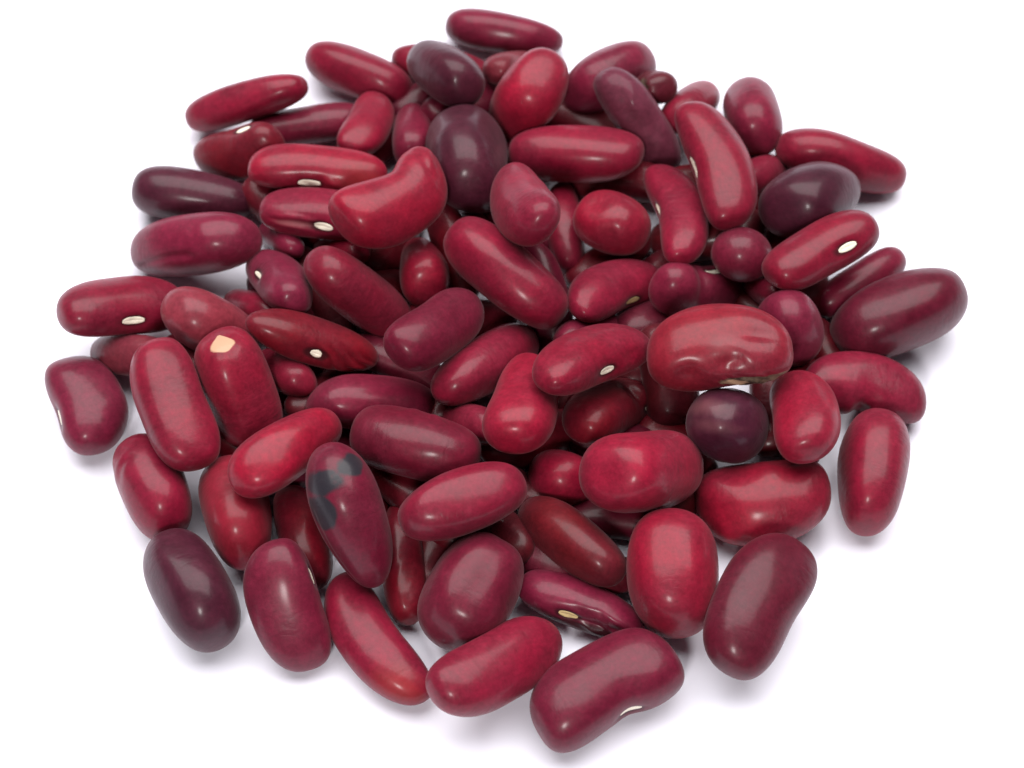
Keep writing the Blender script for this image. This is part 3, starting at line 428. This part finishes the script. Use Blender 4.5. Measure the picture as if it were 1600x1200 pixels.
    {'c': [-5.84, -21.96, 12.76], 'R': [[0.9388, -0.1781, -0.2949], [0.3408, 0.3555, 0.8703], [-0.0501, -0.9176, 0.3944]], 'L': 15.82, 'W': 9.54, 'T': 7.64, 'bend': 0.02, 'taper': 0.0, 'seed': 93, 'group': 'kidney beans in the heap', 'h': 275, 'hv': 0, 'col': 'R', 'label': 'blunt red bean with a bright highlight lying right of the grey blotched bean'},
    {'c': [-9.46, 2.57, 13.01], 'R': [[0.5448, -0.622, 0.5624], [0.7368, 0.6753, 0.0332], [-0.4004, 0.3963, 0.8262]], 'L': 16.68, 'W': 7.97, 'T': 6.38, 'bend': 0.05, 'taper': 0.0, 'seed': 94, 'group': 'kidney beans in the heap', 'h': 185, 'hv': 0, 'col': 'V', 'label': 'blunt plum red bean with a slight waist lying on top at the centre left', 'k': 0.9},
    {'c': [-27.17, -14.51, 11.86], 'R': [[0.5782, -0.5984, -0.5546], [0.7091, 0.0323, 0.7044], [-0.4036, -0.8006, 0.4429]], 'L': 17.17, 'W': 9.16, 'T': 7.32, 'bend': 0.03, 'taper': -0.04, 'seed': 95, 'group': 'kidney beans in the heap', 'h': 272, 'hv': 0, 'col': 'B', 'label': 'bright red bean slanting up right with a small crinkle on its underside', 'f': [('wr', 0.35, 35, 0.2, 0.25, 0.16, 2.5, 30)]},
    {'c': [8.54, 33.52, 7.67], 'R': [[0.9843, 0.1757, 0.0154], [-0.1074, 0.528, 0.8424], [0.1399, -0.8309, 0.5386]], 'L': 18.13, 'W': 9.34, 'T': 7.47, 'bend': 0.03, 'taper': 0.0, 'seed': 96, 'group': 'kidney beans in the heap', 'h': 275, 'hv': 0, 'col': 'R', 'label': 'long horizontal smooth red bean lying on top in the upper middle', 'p': 3.1},
    {'c': [-19.04, -23.34, 11.84], 'R': [[0.3182, -0.1663, 0.9333], [-0.7011, 0.6214, 0.3497], [-0.6381, -0.7656, 0.0812]], 'L': 18.3, 'W': 10.41, 'T': 8.33, 'bend': 0.02, 'taper': -0.15, 'seed': 97, 'group': 'kidney beans in the heap', 'h': 272, 'hv': 0, 'col': 'V', 'label': 'purplish bean with grey blotches on its upper left side', 'f': [('mark', 'grey', -0.62, 60, 0.16, 0.75, 0.9, 0.4), ('mark', 'grey', -0.7, 125, 0.13, 0.6, 0.95, 0.35), ('mark', 'grey', -0.25, 42, 0.24, 0.5, 1, 0.3), ('crease', 22, -0.3, 0.8, 0.2, 0.1)], 'p': 2.2},
    {'c': [10.69, -42.15, 4.53], 'R': [[0.8657, 0.4994, 0.034], [0.4986, -0.8664, 0.0295], [0.0442, -0.0086, -0.999]], 'L': 18.68, 'W': 11.36, 'T': 9.08, 'bend': 0.09, 'taper': 0.0, 'seed': 98, 'group': 'kidney beans in the heap', 'h': 20, 'hv': 1, 'col': 'V', 'label': 'kidney shaped plum red bean with a pale eye in its hollow, nearest the front', 'u0': 0.12, 'f': [('dent', 0.12, 20, 0.16, 0.7, 0.4)], 'p': 2.8},
    {'c': [1.56, 18.43, 17.15], 'R': [[0.235, 0.4639, -0.8541], [-0.8221, 0.5637, 0.08], [0.5186, 0.6834, 0.5138]], 'L': 16.98, 'W': 8.61, 'T': 6.89, 'bend': 0.07, 'taper': 0.0, 'seed': 99, 'group': 'kidney beans in the heap', 'h': 150, 'hv': 0, 'col': 'R', 'label': 'pinkish bean with a dark notch and pale eye on its left, below the horizontal bean', 'u0': -0.1, 'hs': 0.8, 'f': [('dent', -0.45, 165, 0.18, 0.4, 0.5)]},
    {'c': [2.2, -7.72, 3.33], 'R': [[0.8782, -0.3604, 0.3145], [0.4463, 0.854, -0.2673], [-0.1723, 0.3751, 0.9108]], 'L': 14.35, 'W': 6.65, 'T': 5.32, 'bend': 0.04, 'taper': 0.0, 'seed': 500, 'group': 'shaded beans at the bottom of the heap', 'h': 270, 'hv': 0, 'col': 'D', 'label': 'shaded red bean glimpsed between the teardrop bean and the short glossy bean', 'k': 0.8},  # from here down, skin colour is darkened to stand in for shade in gaps
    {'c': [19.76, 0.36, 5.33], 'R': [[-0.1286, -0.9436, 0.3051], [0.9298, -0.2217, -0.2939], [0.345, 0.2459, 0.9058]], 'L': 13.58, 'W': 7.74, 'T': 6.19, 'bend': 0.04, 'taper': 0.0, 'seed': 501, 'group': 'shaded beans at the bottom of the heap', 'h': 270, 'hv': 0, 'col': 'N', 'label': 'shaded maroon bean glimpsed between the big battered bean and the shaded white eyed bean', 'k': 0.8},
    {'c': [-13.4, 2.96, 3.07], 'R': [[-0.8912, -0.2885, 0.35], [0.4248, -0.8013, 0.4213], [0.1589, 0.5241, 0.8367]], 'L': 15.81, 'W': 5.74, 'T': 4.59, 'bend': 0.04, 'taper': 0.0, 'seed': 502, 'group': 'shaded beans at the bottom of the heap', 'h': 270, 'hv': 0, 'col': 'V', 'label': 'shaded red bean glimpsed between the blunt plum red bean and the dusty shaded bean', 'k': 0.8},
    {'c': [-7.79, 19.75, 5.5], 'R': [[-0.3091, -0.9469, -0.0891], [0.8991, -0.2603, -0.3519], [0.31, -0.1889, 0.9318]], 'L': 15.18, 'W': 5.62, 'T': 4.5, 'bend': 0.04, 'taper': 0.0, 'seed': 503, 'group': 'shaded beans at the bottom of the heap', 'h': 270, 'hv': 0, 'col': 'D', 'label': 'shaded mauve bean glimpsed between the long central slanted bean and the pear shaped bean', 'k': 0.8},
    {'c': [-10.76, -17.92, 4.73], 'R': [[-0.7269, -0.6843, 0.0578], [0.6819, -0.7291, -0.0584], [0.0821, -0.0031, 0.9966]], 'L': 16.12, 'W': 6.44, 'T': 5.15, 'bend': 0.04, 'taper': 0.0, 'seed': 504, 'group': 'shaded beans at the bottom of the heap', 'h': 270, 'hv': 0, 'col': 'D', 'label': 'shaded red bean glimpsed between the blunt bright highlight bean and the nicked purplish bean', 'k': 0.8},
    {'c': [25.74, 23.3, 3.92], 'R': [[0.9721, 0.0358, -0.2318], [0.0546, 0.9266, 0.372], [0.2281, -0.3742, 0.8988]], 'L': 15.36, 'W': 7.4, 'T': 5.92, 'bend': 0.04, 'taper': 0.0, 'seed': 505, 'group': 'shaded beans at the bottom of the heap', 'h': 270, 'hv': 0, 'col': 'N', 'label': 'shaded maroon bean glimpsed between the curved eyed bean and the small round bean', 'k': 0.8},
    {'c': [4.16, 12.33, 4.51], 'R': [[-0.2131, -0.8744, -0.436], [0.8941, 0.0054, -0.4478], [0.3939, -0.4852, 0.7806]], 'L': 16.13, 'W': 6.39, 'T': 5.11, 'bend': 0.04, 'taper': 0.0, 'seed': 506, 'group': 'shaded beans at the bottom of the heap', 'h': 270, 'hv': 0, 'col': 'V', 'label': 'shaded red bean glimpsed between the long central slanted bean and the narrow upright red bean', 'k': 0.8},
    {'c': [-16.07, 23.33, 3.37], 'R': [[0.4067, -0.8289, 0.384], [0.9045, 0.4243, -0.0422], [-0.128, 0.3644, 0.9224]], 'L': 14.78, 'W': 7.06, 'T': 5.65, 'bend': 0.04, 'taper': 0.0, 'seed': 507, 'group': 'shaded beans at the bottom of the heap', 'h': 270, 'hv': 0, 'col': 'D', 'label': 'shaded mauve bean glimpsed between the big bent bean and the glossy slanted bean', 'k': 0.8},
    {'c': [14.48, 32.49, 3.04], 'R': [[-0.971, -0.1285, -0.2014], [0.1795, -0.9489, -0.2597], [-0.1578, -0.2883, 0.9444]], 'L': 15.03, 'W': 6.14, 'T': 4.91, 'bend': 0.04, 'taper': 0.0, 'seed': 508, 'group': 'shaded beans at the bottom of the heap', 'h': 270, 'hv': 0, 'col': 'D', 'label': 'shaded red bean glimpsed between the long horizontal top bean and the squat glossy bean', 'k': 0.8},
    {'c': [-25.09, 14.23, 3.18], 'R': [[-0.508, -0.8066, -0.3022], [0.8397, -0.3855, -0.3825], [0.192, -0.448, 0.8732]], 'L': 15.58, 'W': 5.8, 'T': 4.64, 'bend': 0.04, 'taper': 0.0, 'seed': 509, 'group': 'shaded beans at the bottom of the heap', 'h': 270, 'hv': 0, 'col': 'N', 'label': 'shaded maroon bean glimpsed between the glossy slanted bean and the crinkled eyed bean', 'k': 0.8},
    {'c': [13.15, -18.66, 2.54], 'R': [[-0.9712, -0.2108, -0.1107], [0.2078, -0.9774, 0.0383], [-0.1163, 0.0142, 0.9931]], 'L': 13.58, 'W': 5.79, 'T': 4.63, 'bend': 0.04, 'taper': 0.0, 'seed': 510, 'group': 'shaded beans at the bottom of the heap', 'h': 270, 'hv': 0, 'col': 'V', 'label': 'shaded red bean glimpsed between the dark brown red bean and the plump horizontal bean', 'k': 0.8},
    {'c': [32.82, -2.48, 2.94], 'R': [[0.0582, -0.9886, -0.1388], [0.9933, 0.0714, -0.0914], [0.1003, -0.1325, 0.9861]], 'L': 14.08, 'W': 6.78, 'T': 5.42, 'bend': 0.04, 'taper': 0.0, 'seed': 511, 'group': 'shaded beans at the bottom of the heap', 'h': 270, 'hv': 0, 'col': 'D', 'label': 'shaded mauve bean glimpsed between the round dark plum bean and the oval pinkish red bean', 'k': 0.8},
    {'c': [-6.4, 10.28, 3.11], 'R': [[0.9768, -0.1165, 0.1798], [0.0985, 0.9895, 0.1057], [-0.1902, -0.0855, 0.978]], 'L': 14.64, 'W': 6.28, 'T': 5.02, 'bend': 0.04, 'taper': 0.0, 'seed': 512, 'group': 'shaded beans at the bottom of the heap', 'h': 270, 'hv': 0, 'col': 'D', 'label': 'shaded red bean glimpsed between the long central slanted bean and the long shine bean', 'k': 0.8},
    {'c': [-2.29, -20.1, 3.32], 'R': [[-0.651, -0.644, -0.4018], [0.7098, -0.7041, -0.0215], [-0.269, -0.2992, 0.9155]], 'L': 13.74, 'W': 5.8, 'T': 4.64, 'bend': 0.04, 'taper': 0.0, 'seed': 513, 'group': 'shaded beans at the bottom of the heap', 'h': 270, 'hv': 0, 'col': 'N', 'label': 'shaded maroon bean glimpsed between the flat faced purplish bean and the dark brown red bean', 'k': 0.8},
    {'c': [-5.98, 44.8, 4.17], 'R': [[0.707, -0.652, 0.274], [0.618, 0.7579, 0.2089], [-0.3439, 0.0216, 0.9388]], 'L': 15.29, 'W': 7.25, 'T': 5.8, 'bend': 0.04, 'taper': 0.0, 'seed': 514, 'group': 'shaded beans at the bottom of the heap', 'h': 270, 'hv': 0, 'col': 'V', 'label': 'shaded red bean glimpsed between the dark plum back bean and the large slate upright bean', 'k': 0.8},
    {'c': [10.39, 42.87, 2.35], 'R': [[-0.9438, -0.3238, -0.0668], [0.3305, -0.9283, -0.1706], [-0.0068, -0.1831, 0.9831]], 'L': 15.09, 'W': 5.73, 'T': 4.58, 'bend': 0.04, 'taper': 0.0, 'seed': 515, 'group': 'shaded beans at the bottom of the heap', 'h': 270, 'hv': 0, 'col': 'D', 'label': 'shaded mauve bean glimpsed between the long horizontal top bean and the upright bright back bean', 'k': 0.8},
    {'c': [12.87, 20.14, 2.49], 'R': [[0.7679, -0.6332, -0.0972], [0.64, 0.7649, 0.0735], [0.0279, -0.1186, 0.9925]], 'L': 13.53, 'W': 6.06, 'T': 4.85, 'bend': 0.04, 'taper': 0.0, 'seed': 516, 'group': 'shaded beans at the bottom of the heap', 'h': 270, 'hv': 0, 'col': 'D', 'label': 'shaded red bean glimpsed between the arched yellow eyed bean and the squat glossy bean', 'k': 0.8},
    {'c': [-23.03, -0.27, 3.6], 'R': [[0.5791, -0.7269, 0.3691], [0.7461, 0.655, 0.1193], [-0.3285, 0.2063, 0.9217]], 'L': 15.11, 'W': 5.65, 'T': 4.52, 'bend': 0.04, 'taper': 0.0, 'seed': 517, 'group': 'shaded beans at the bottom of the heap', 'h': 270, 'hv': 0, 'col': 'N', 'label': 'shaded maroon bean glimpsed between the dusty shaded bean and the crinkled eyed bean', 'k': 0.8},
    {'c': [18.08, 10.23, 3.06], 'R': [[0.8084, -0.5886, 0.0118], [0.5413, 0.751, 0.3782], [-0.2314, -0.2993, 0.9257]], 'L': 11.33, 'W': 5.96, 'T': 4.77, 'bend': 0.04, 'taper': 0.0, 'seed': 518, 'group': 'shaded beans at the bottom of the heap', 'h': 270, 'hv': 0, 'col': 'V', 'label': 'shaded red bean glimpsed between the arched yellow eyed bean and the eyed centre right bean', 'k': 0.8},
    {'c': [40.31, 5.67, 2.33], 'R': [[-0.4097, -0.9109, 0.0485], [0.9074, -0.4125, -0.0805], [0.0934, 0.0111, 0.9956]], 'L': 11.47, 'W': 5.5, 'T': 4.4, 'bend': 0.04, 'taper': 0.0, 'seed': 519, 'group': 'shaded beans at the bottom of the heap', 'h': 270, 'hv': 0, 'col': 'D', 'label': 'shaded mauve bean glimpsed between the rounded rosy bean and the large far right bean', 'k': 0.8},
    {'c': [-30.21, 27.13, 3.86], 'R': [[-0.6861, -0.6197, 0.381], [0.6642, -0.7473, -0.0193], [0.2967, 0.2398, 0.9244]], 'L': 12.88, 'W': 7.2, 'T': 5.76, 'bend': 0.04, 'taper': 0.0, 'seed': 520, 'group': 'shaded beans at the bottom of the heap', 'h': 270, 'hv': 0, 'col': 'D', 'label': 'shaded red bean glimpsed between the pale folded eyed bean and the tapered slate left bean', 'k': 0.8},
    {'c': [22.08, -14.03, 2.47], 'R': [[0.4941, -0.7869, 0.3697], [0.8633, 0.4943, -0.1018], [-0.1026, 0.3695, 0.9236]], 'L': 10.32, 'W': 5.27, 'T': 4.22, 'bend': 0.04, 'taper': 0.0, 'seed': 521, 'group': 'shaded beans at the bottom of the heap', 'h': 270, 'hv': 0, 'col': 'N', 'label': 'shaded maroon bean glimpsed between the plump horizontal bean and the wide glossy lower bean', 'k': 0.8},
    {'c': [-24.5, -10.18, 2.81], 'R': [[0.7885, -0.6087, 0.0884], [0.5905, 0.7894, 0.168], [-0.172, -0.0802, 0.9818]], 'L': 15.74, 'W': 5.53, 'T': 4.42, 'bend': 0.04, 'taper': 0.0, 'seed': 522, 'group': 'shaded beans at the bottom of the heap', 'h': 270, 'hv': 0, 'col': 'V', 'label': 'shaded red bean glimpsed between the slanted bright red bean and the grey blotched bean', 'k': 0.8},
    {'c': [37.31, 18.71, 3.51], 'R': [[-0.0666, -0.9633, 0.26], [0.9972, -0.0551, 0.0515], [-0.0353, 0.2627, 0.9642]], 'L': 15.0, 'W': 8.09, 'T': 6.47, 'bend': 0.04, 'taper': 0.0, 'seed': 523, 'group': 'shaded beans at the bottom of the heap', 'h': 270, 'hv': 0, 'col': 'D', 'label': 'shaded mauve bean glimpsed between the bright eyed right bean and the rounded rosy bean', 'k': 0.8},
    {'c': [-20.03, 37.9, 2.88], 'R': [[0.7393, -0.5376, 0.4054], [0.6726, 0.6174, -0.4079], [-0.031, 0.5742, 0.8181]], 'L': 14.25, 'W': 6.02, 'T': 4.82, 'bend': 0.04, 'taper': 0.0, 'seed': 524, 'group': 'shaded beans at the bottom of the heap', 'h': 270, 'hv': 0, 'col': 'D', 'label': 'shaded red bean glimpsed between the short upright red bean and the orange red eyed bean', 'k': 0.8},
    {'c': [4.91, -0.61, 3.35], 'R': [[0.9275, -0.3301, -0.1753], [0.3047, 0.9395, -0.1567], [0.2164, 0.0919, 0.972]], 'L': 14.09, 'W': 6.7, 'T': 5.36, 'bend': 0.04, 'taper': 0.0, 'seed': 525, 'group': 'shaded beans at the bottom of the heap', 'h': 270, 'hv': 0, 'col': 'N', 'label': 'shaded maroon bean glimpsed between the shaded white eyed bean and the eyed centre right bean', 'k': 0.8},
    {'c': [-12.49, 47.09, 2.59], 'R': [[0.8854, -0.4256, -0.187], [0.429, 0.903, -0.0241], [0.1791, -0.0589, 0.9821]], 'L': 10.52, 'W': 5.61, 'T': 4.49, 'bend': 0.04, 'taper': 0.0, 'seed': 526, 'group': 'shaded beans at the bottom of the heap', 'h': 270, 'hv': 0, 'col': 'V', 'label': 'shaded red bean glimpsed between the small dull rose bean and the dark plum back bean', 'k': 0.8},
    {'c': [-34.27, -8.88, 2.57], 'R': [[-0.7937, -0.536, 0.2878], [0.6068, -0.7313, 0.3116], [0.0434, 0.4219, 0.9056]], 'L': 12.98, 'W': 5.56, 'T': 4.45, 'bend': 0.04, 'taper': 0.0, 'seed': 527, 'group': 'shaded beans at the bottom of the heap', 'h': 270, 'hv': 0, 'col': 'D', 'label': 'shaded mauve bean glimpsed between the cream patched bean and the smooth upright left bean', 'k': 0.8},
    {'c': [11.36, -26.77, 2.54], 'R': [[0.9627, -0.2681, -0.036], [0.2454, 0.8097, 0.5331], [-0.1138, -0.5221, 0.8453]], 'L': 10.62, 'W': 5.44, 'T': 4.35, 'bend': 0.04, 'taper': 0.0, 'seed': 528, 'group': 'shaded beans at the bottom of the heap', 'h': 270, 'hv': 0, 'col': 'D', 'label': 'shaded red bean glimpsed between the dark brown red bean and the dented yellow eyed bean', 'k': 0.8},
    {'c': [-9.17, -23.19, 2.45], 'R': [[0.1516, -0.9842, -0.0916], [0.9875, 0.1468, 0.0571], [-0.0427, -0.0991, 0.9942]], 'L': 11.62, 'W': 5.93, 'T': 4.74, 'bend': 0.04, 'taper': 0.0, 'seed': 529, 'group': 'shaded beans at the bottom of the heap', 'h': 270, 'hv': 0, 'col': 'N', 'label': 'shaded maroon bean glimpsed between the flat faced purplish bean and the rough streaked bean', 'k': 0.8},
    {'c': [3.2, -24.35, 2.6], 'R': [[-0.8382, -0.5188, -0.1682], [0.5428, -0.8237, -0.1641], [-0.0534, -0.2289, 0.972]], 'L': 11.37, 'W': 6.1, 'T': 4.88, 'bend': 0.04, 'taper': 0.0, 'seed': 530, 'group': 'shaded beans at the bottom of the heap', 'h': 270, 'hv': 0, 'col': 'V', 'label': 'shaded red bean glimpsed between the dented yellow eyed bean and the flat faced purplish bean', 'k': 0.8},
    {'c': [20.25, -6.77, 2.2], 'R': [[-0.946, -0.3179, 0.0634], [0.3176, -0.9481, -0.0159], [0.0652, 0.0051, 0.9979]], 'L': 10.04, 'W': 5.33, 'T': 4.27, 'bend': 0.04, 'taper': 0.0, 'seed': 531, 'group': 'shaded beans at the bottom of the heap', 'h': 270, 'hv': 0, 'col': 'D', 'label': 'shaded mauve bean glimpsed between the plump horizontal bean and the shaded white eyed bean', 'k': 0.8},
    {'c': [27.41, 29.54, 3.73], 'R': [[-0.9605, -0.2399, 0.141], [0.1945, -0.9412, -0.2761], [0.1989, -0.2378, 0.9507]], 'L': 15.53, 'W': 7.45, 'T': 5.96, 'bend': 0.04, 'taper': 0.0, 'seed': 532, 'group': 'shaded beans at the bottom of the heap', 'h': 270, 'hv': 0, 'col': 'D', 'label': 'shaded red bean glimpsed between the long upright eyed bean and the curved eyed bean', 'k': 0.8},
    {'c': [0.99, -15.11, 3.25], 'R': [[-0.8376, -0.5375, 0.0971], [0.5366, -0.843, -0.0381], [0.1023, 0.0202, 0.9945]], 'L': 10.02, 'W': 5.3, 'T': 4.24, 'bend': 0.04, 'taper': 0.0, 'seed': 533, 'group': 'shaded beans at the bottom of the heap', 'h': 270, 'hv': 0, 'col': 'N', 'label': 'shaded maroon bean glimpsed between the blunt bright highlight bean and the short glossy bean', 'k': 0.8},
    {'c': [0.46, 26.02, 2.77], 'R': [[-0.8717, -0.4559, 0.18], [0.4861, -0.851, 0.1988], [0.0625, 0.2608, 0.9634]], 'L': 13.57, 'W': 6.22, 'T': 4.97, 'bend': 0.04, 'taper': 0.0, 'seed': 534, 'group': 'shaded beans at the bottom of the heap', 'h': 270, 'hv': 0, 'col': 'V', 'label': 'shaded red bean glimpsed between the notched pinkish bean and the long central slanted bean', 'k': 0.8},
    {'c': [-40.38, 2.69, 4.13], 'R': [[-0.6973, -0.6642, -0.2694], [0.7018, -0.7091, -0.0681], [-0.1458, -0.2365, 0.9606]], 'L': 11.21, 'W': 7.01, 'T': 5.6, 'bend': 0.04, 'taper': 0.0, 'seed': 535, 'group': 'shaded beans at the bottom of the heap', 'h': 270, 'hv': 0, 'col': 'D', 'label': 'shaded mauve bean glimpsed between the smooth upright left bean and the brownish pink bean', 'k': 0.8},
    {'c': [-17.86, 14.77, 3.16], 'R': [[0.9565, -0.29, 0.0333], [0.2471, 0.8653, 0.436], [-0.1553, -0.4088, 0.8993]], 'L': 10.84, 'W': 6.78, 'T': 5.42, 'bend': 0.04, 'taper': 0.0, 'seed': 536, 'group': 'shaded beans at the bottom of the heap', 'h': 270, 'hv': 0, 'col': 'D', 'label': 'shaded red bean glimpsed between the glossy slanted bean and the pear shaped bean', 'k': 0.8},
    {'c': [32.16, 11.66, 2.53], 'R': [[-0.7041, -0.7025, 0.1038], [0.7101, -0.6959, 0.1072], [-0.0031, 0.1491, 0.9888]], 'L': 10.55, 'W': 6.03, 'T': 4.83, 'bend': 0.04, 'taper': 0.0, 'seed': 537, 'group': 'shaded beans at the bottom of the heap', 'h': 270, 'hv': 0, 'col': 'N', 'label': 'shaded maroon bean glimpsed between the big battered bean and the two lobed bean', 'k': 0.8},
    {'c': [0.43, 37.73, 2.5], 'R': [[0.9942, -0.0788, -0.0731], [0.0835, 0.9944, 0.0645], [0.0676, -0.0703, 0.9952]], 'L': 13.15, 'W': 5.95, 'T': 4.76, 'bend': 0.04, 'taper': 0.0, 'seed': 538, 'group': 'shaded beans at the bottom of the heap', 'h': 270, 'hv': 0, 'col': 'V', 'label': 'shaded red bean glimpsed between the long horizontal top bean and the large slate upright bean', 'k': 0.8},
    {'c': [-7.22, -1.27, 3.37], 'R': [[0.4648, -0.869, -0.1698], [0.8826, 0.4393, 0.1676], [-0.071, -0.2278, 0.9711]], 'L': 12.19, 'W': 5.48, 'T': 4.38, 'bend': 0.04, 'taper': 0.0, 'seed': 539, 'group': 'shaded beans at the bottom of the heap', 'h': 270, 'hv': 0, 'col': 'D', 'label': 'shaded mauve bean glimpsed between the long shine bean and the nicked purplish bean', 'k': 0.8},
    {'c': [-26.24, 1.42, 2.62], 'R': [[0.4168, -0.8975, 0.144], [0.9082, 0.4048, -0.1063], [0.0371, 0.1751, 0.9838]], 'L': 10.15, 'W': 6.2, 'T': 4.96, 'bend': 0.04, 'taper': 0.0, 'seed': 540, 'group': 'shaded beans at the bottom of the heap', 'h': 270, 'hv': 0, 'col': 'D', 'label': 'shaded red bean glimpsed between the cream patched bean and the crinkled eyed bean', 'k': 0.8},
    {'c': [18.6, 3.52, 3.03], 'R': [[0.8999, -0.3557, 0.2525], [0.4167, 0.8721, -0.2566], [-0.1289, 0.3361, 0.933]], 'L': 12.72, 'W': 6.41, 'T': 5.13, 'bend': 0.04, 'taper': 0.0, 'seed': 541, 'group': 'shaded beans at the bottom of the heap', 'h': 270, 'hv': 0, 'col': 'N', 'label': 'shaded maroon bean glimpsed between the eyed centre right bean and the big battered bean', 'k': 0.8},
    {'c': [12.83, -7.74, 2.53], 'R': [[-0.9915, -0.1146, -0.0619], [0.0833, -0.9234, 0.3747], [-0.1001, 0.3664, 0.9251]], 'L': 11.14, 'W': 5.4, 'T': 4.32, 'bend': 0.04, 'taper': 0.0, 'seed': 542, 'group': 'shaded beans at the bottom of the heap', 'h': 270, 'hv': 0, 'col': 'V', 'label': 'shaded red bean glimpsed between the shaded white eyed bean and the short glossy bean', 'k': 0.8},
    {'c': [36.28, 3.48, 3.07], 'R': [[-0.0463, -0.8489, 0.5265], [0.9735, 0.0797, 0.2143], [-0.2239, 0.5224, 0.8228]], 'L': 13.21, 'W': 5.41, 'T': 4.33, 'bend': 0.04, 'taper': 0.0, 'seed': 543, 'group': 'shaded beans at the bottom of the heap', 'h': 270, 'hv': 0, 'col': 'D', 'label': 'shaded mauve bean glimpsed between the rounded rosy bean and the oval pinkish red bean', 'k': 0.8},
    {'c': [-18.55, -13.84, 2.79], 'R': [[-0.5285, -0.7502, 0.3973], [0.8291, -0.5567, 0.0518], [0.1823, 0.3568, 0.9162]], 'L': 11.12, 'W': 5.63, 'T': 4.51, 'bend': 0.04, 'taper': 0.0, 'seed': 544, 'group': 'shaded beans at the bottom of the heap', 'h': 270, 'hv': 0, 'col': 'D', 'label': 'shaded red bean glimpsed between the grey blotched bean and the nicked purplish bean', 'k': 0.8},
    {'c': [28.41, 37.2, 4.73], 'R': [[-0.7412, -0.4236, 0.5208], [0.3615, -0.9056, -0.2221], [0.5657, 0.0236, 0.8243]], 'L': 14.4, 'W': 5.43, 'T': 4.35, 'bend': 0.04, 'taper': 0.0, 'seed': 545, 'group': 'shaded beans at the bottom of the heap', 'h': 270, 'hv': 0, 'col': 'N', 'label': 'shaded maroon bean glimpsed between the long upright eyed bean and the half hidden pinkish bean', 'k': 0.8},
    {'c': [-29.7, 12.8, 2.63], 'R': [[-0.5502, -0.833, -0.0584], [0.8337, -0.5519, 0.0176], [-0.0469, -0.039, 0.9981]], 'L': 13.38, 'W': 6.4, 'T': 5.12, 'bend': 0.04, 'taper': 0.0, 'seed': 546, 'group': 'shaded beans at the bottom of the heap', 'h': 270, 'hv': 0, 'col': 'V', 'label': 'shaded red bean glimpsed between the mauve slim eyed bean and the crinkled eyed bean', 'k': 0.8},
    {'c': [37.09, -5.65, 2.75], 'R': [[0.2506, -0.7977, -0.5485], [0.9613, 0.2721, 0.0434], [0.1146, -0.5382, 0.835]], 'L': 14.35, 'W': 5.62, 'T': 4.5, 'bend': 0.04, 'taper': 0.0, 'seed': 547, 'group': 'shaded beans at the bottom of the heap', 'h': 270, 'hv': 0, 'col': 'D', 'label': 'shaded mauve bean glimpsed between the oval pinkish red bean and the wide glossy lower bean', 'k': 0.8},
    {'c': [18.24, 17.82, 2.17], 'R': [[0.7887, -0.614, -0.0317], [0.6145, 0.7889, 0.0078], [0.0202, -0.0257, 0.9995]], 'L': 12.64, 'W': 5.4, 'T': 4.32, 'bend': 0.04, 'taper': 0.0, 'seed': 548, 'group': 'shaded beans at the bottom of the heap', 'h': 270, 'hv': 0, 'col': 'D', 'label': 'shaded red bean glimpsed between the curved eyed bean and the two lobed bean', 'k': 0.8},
]

for q in BEANS:
    make_bean(q)
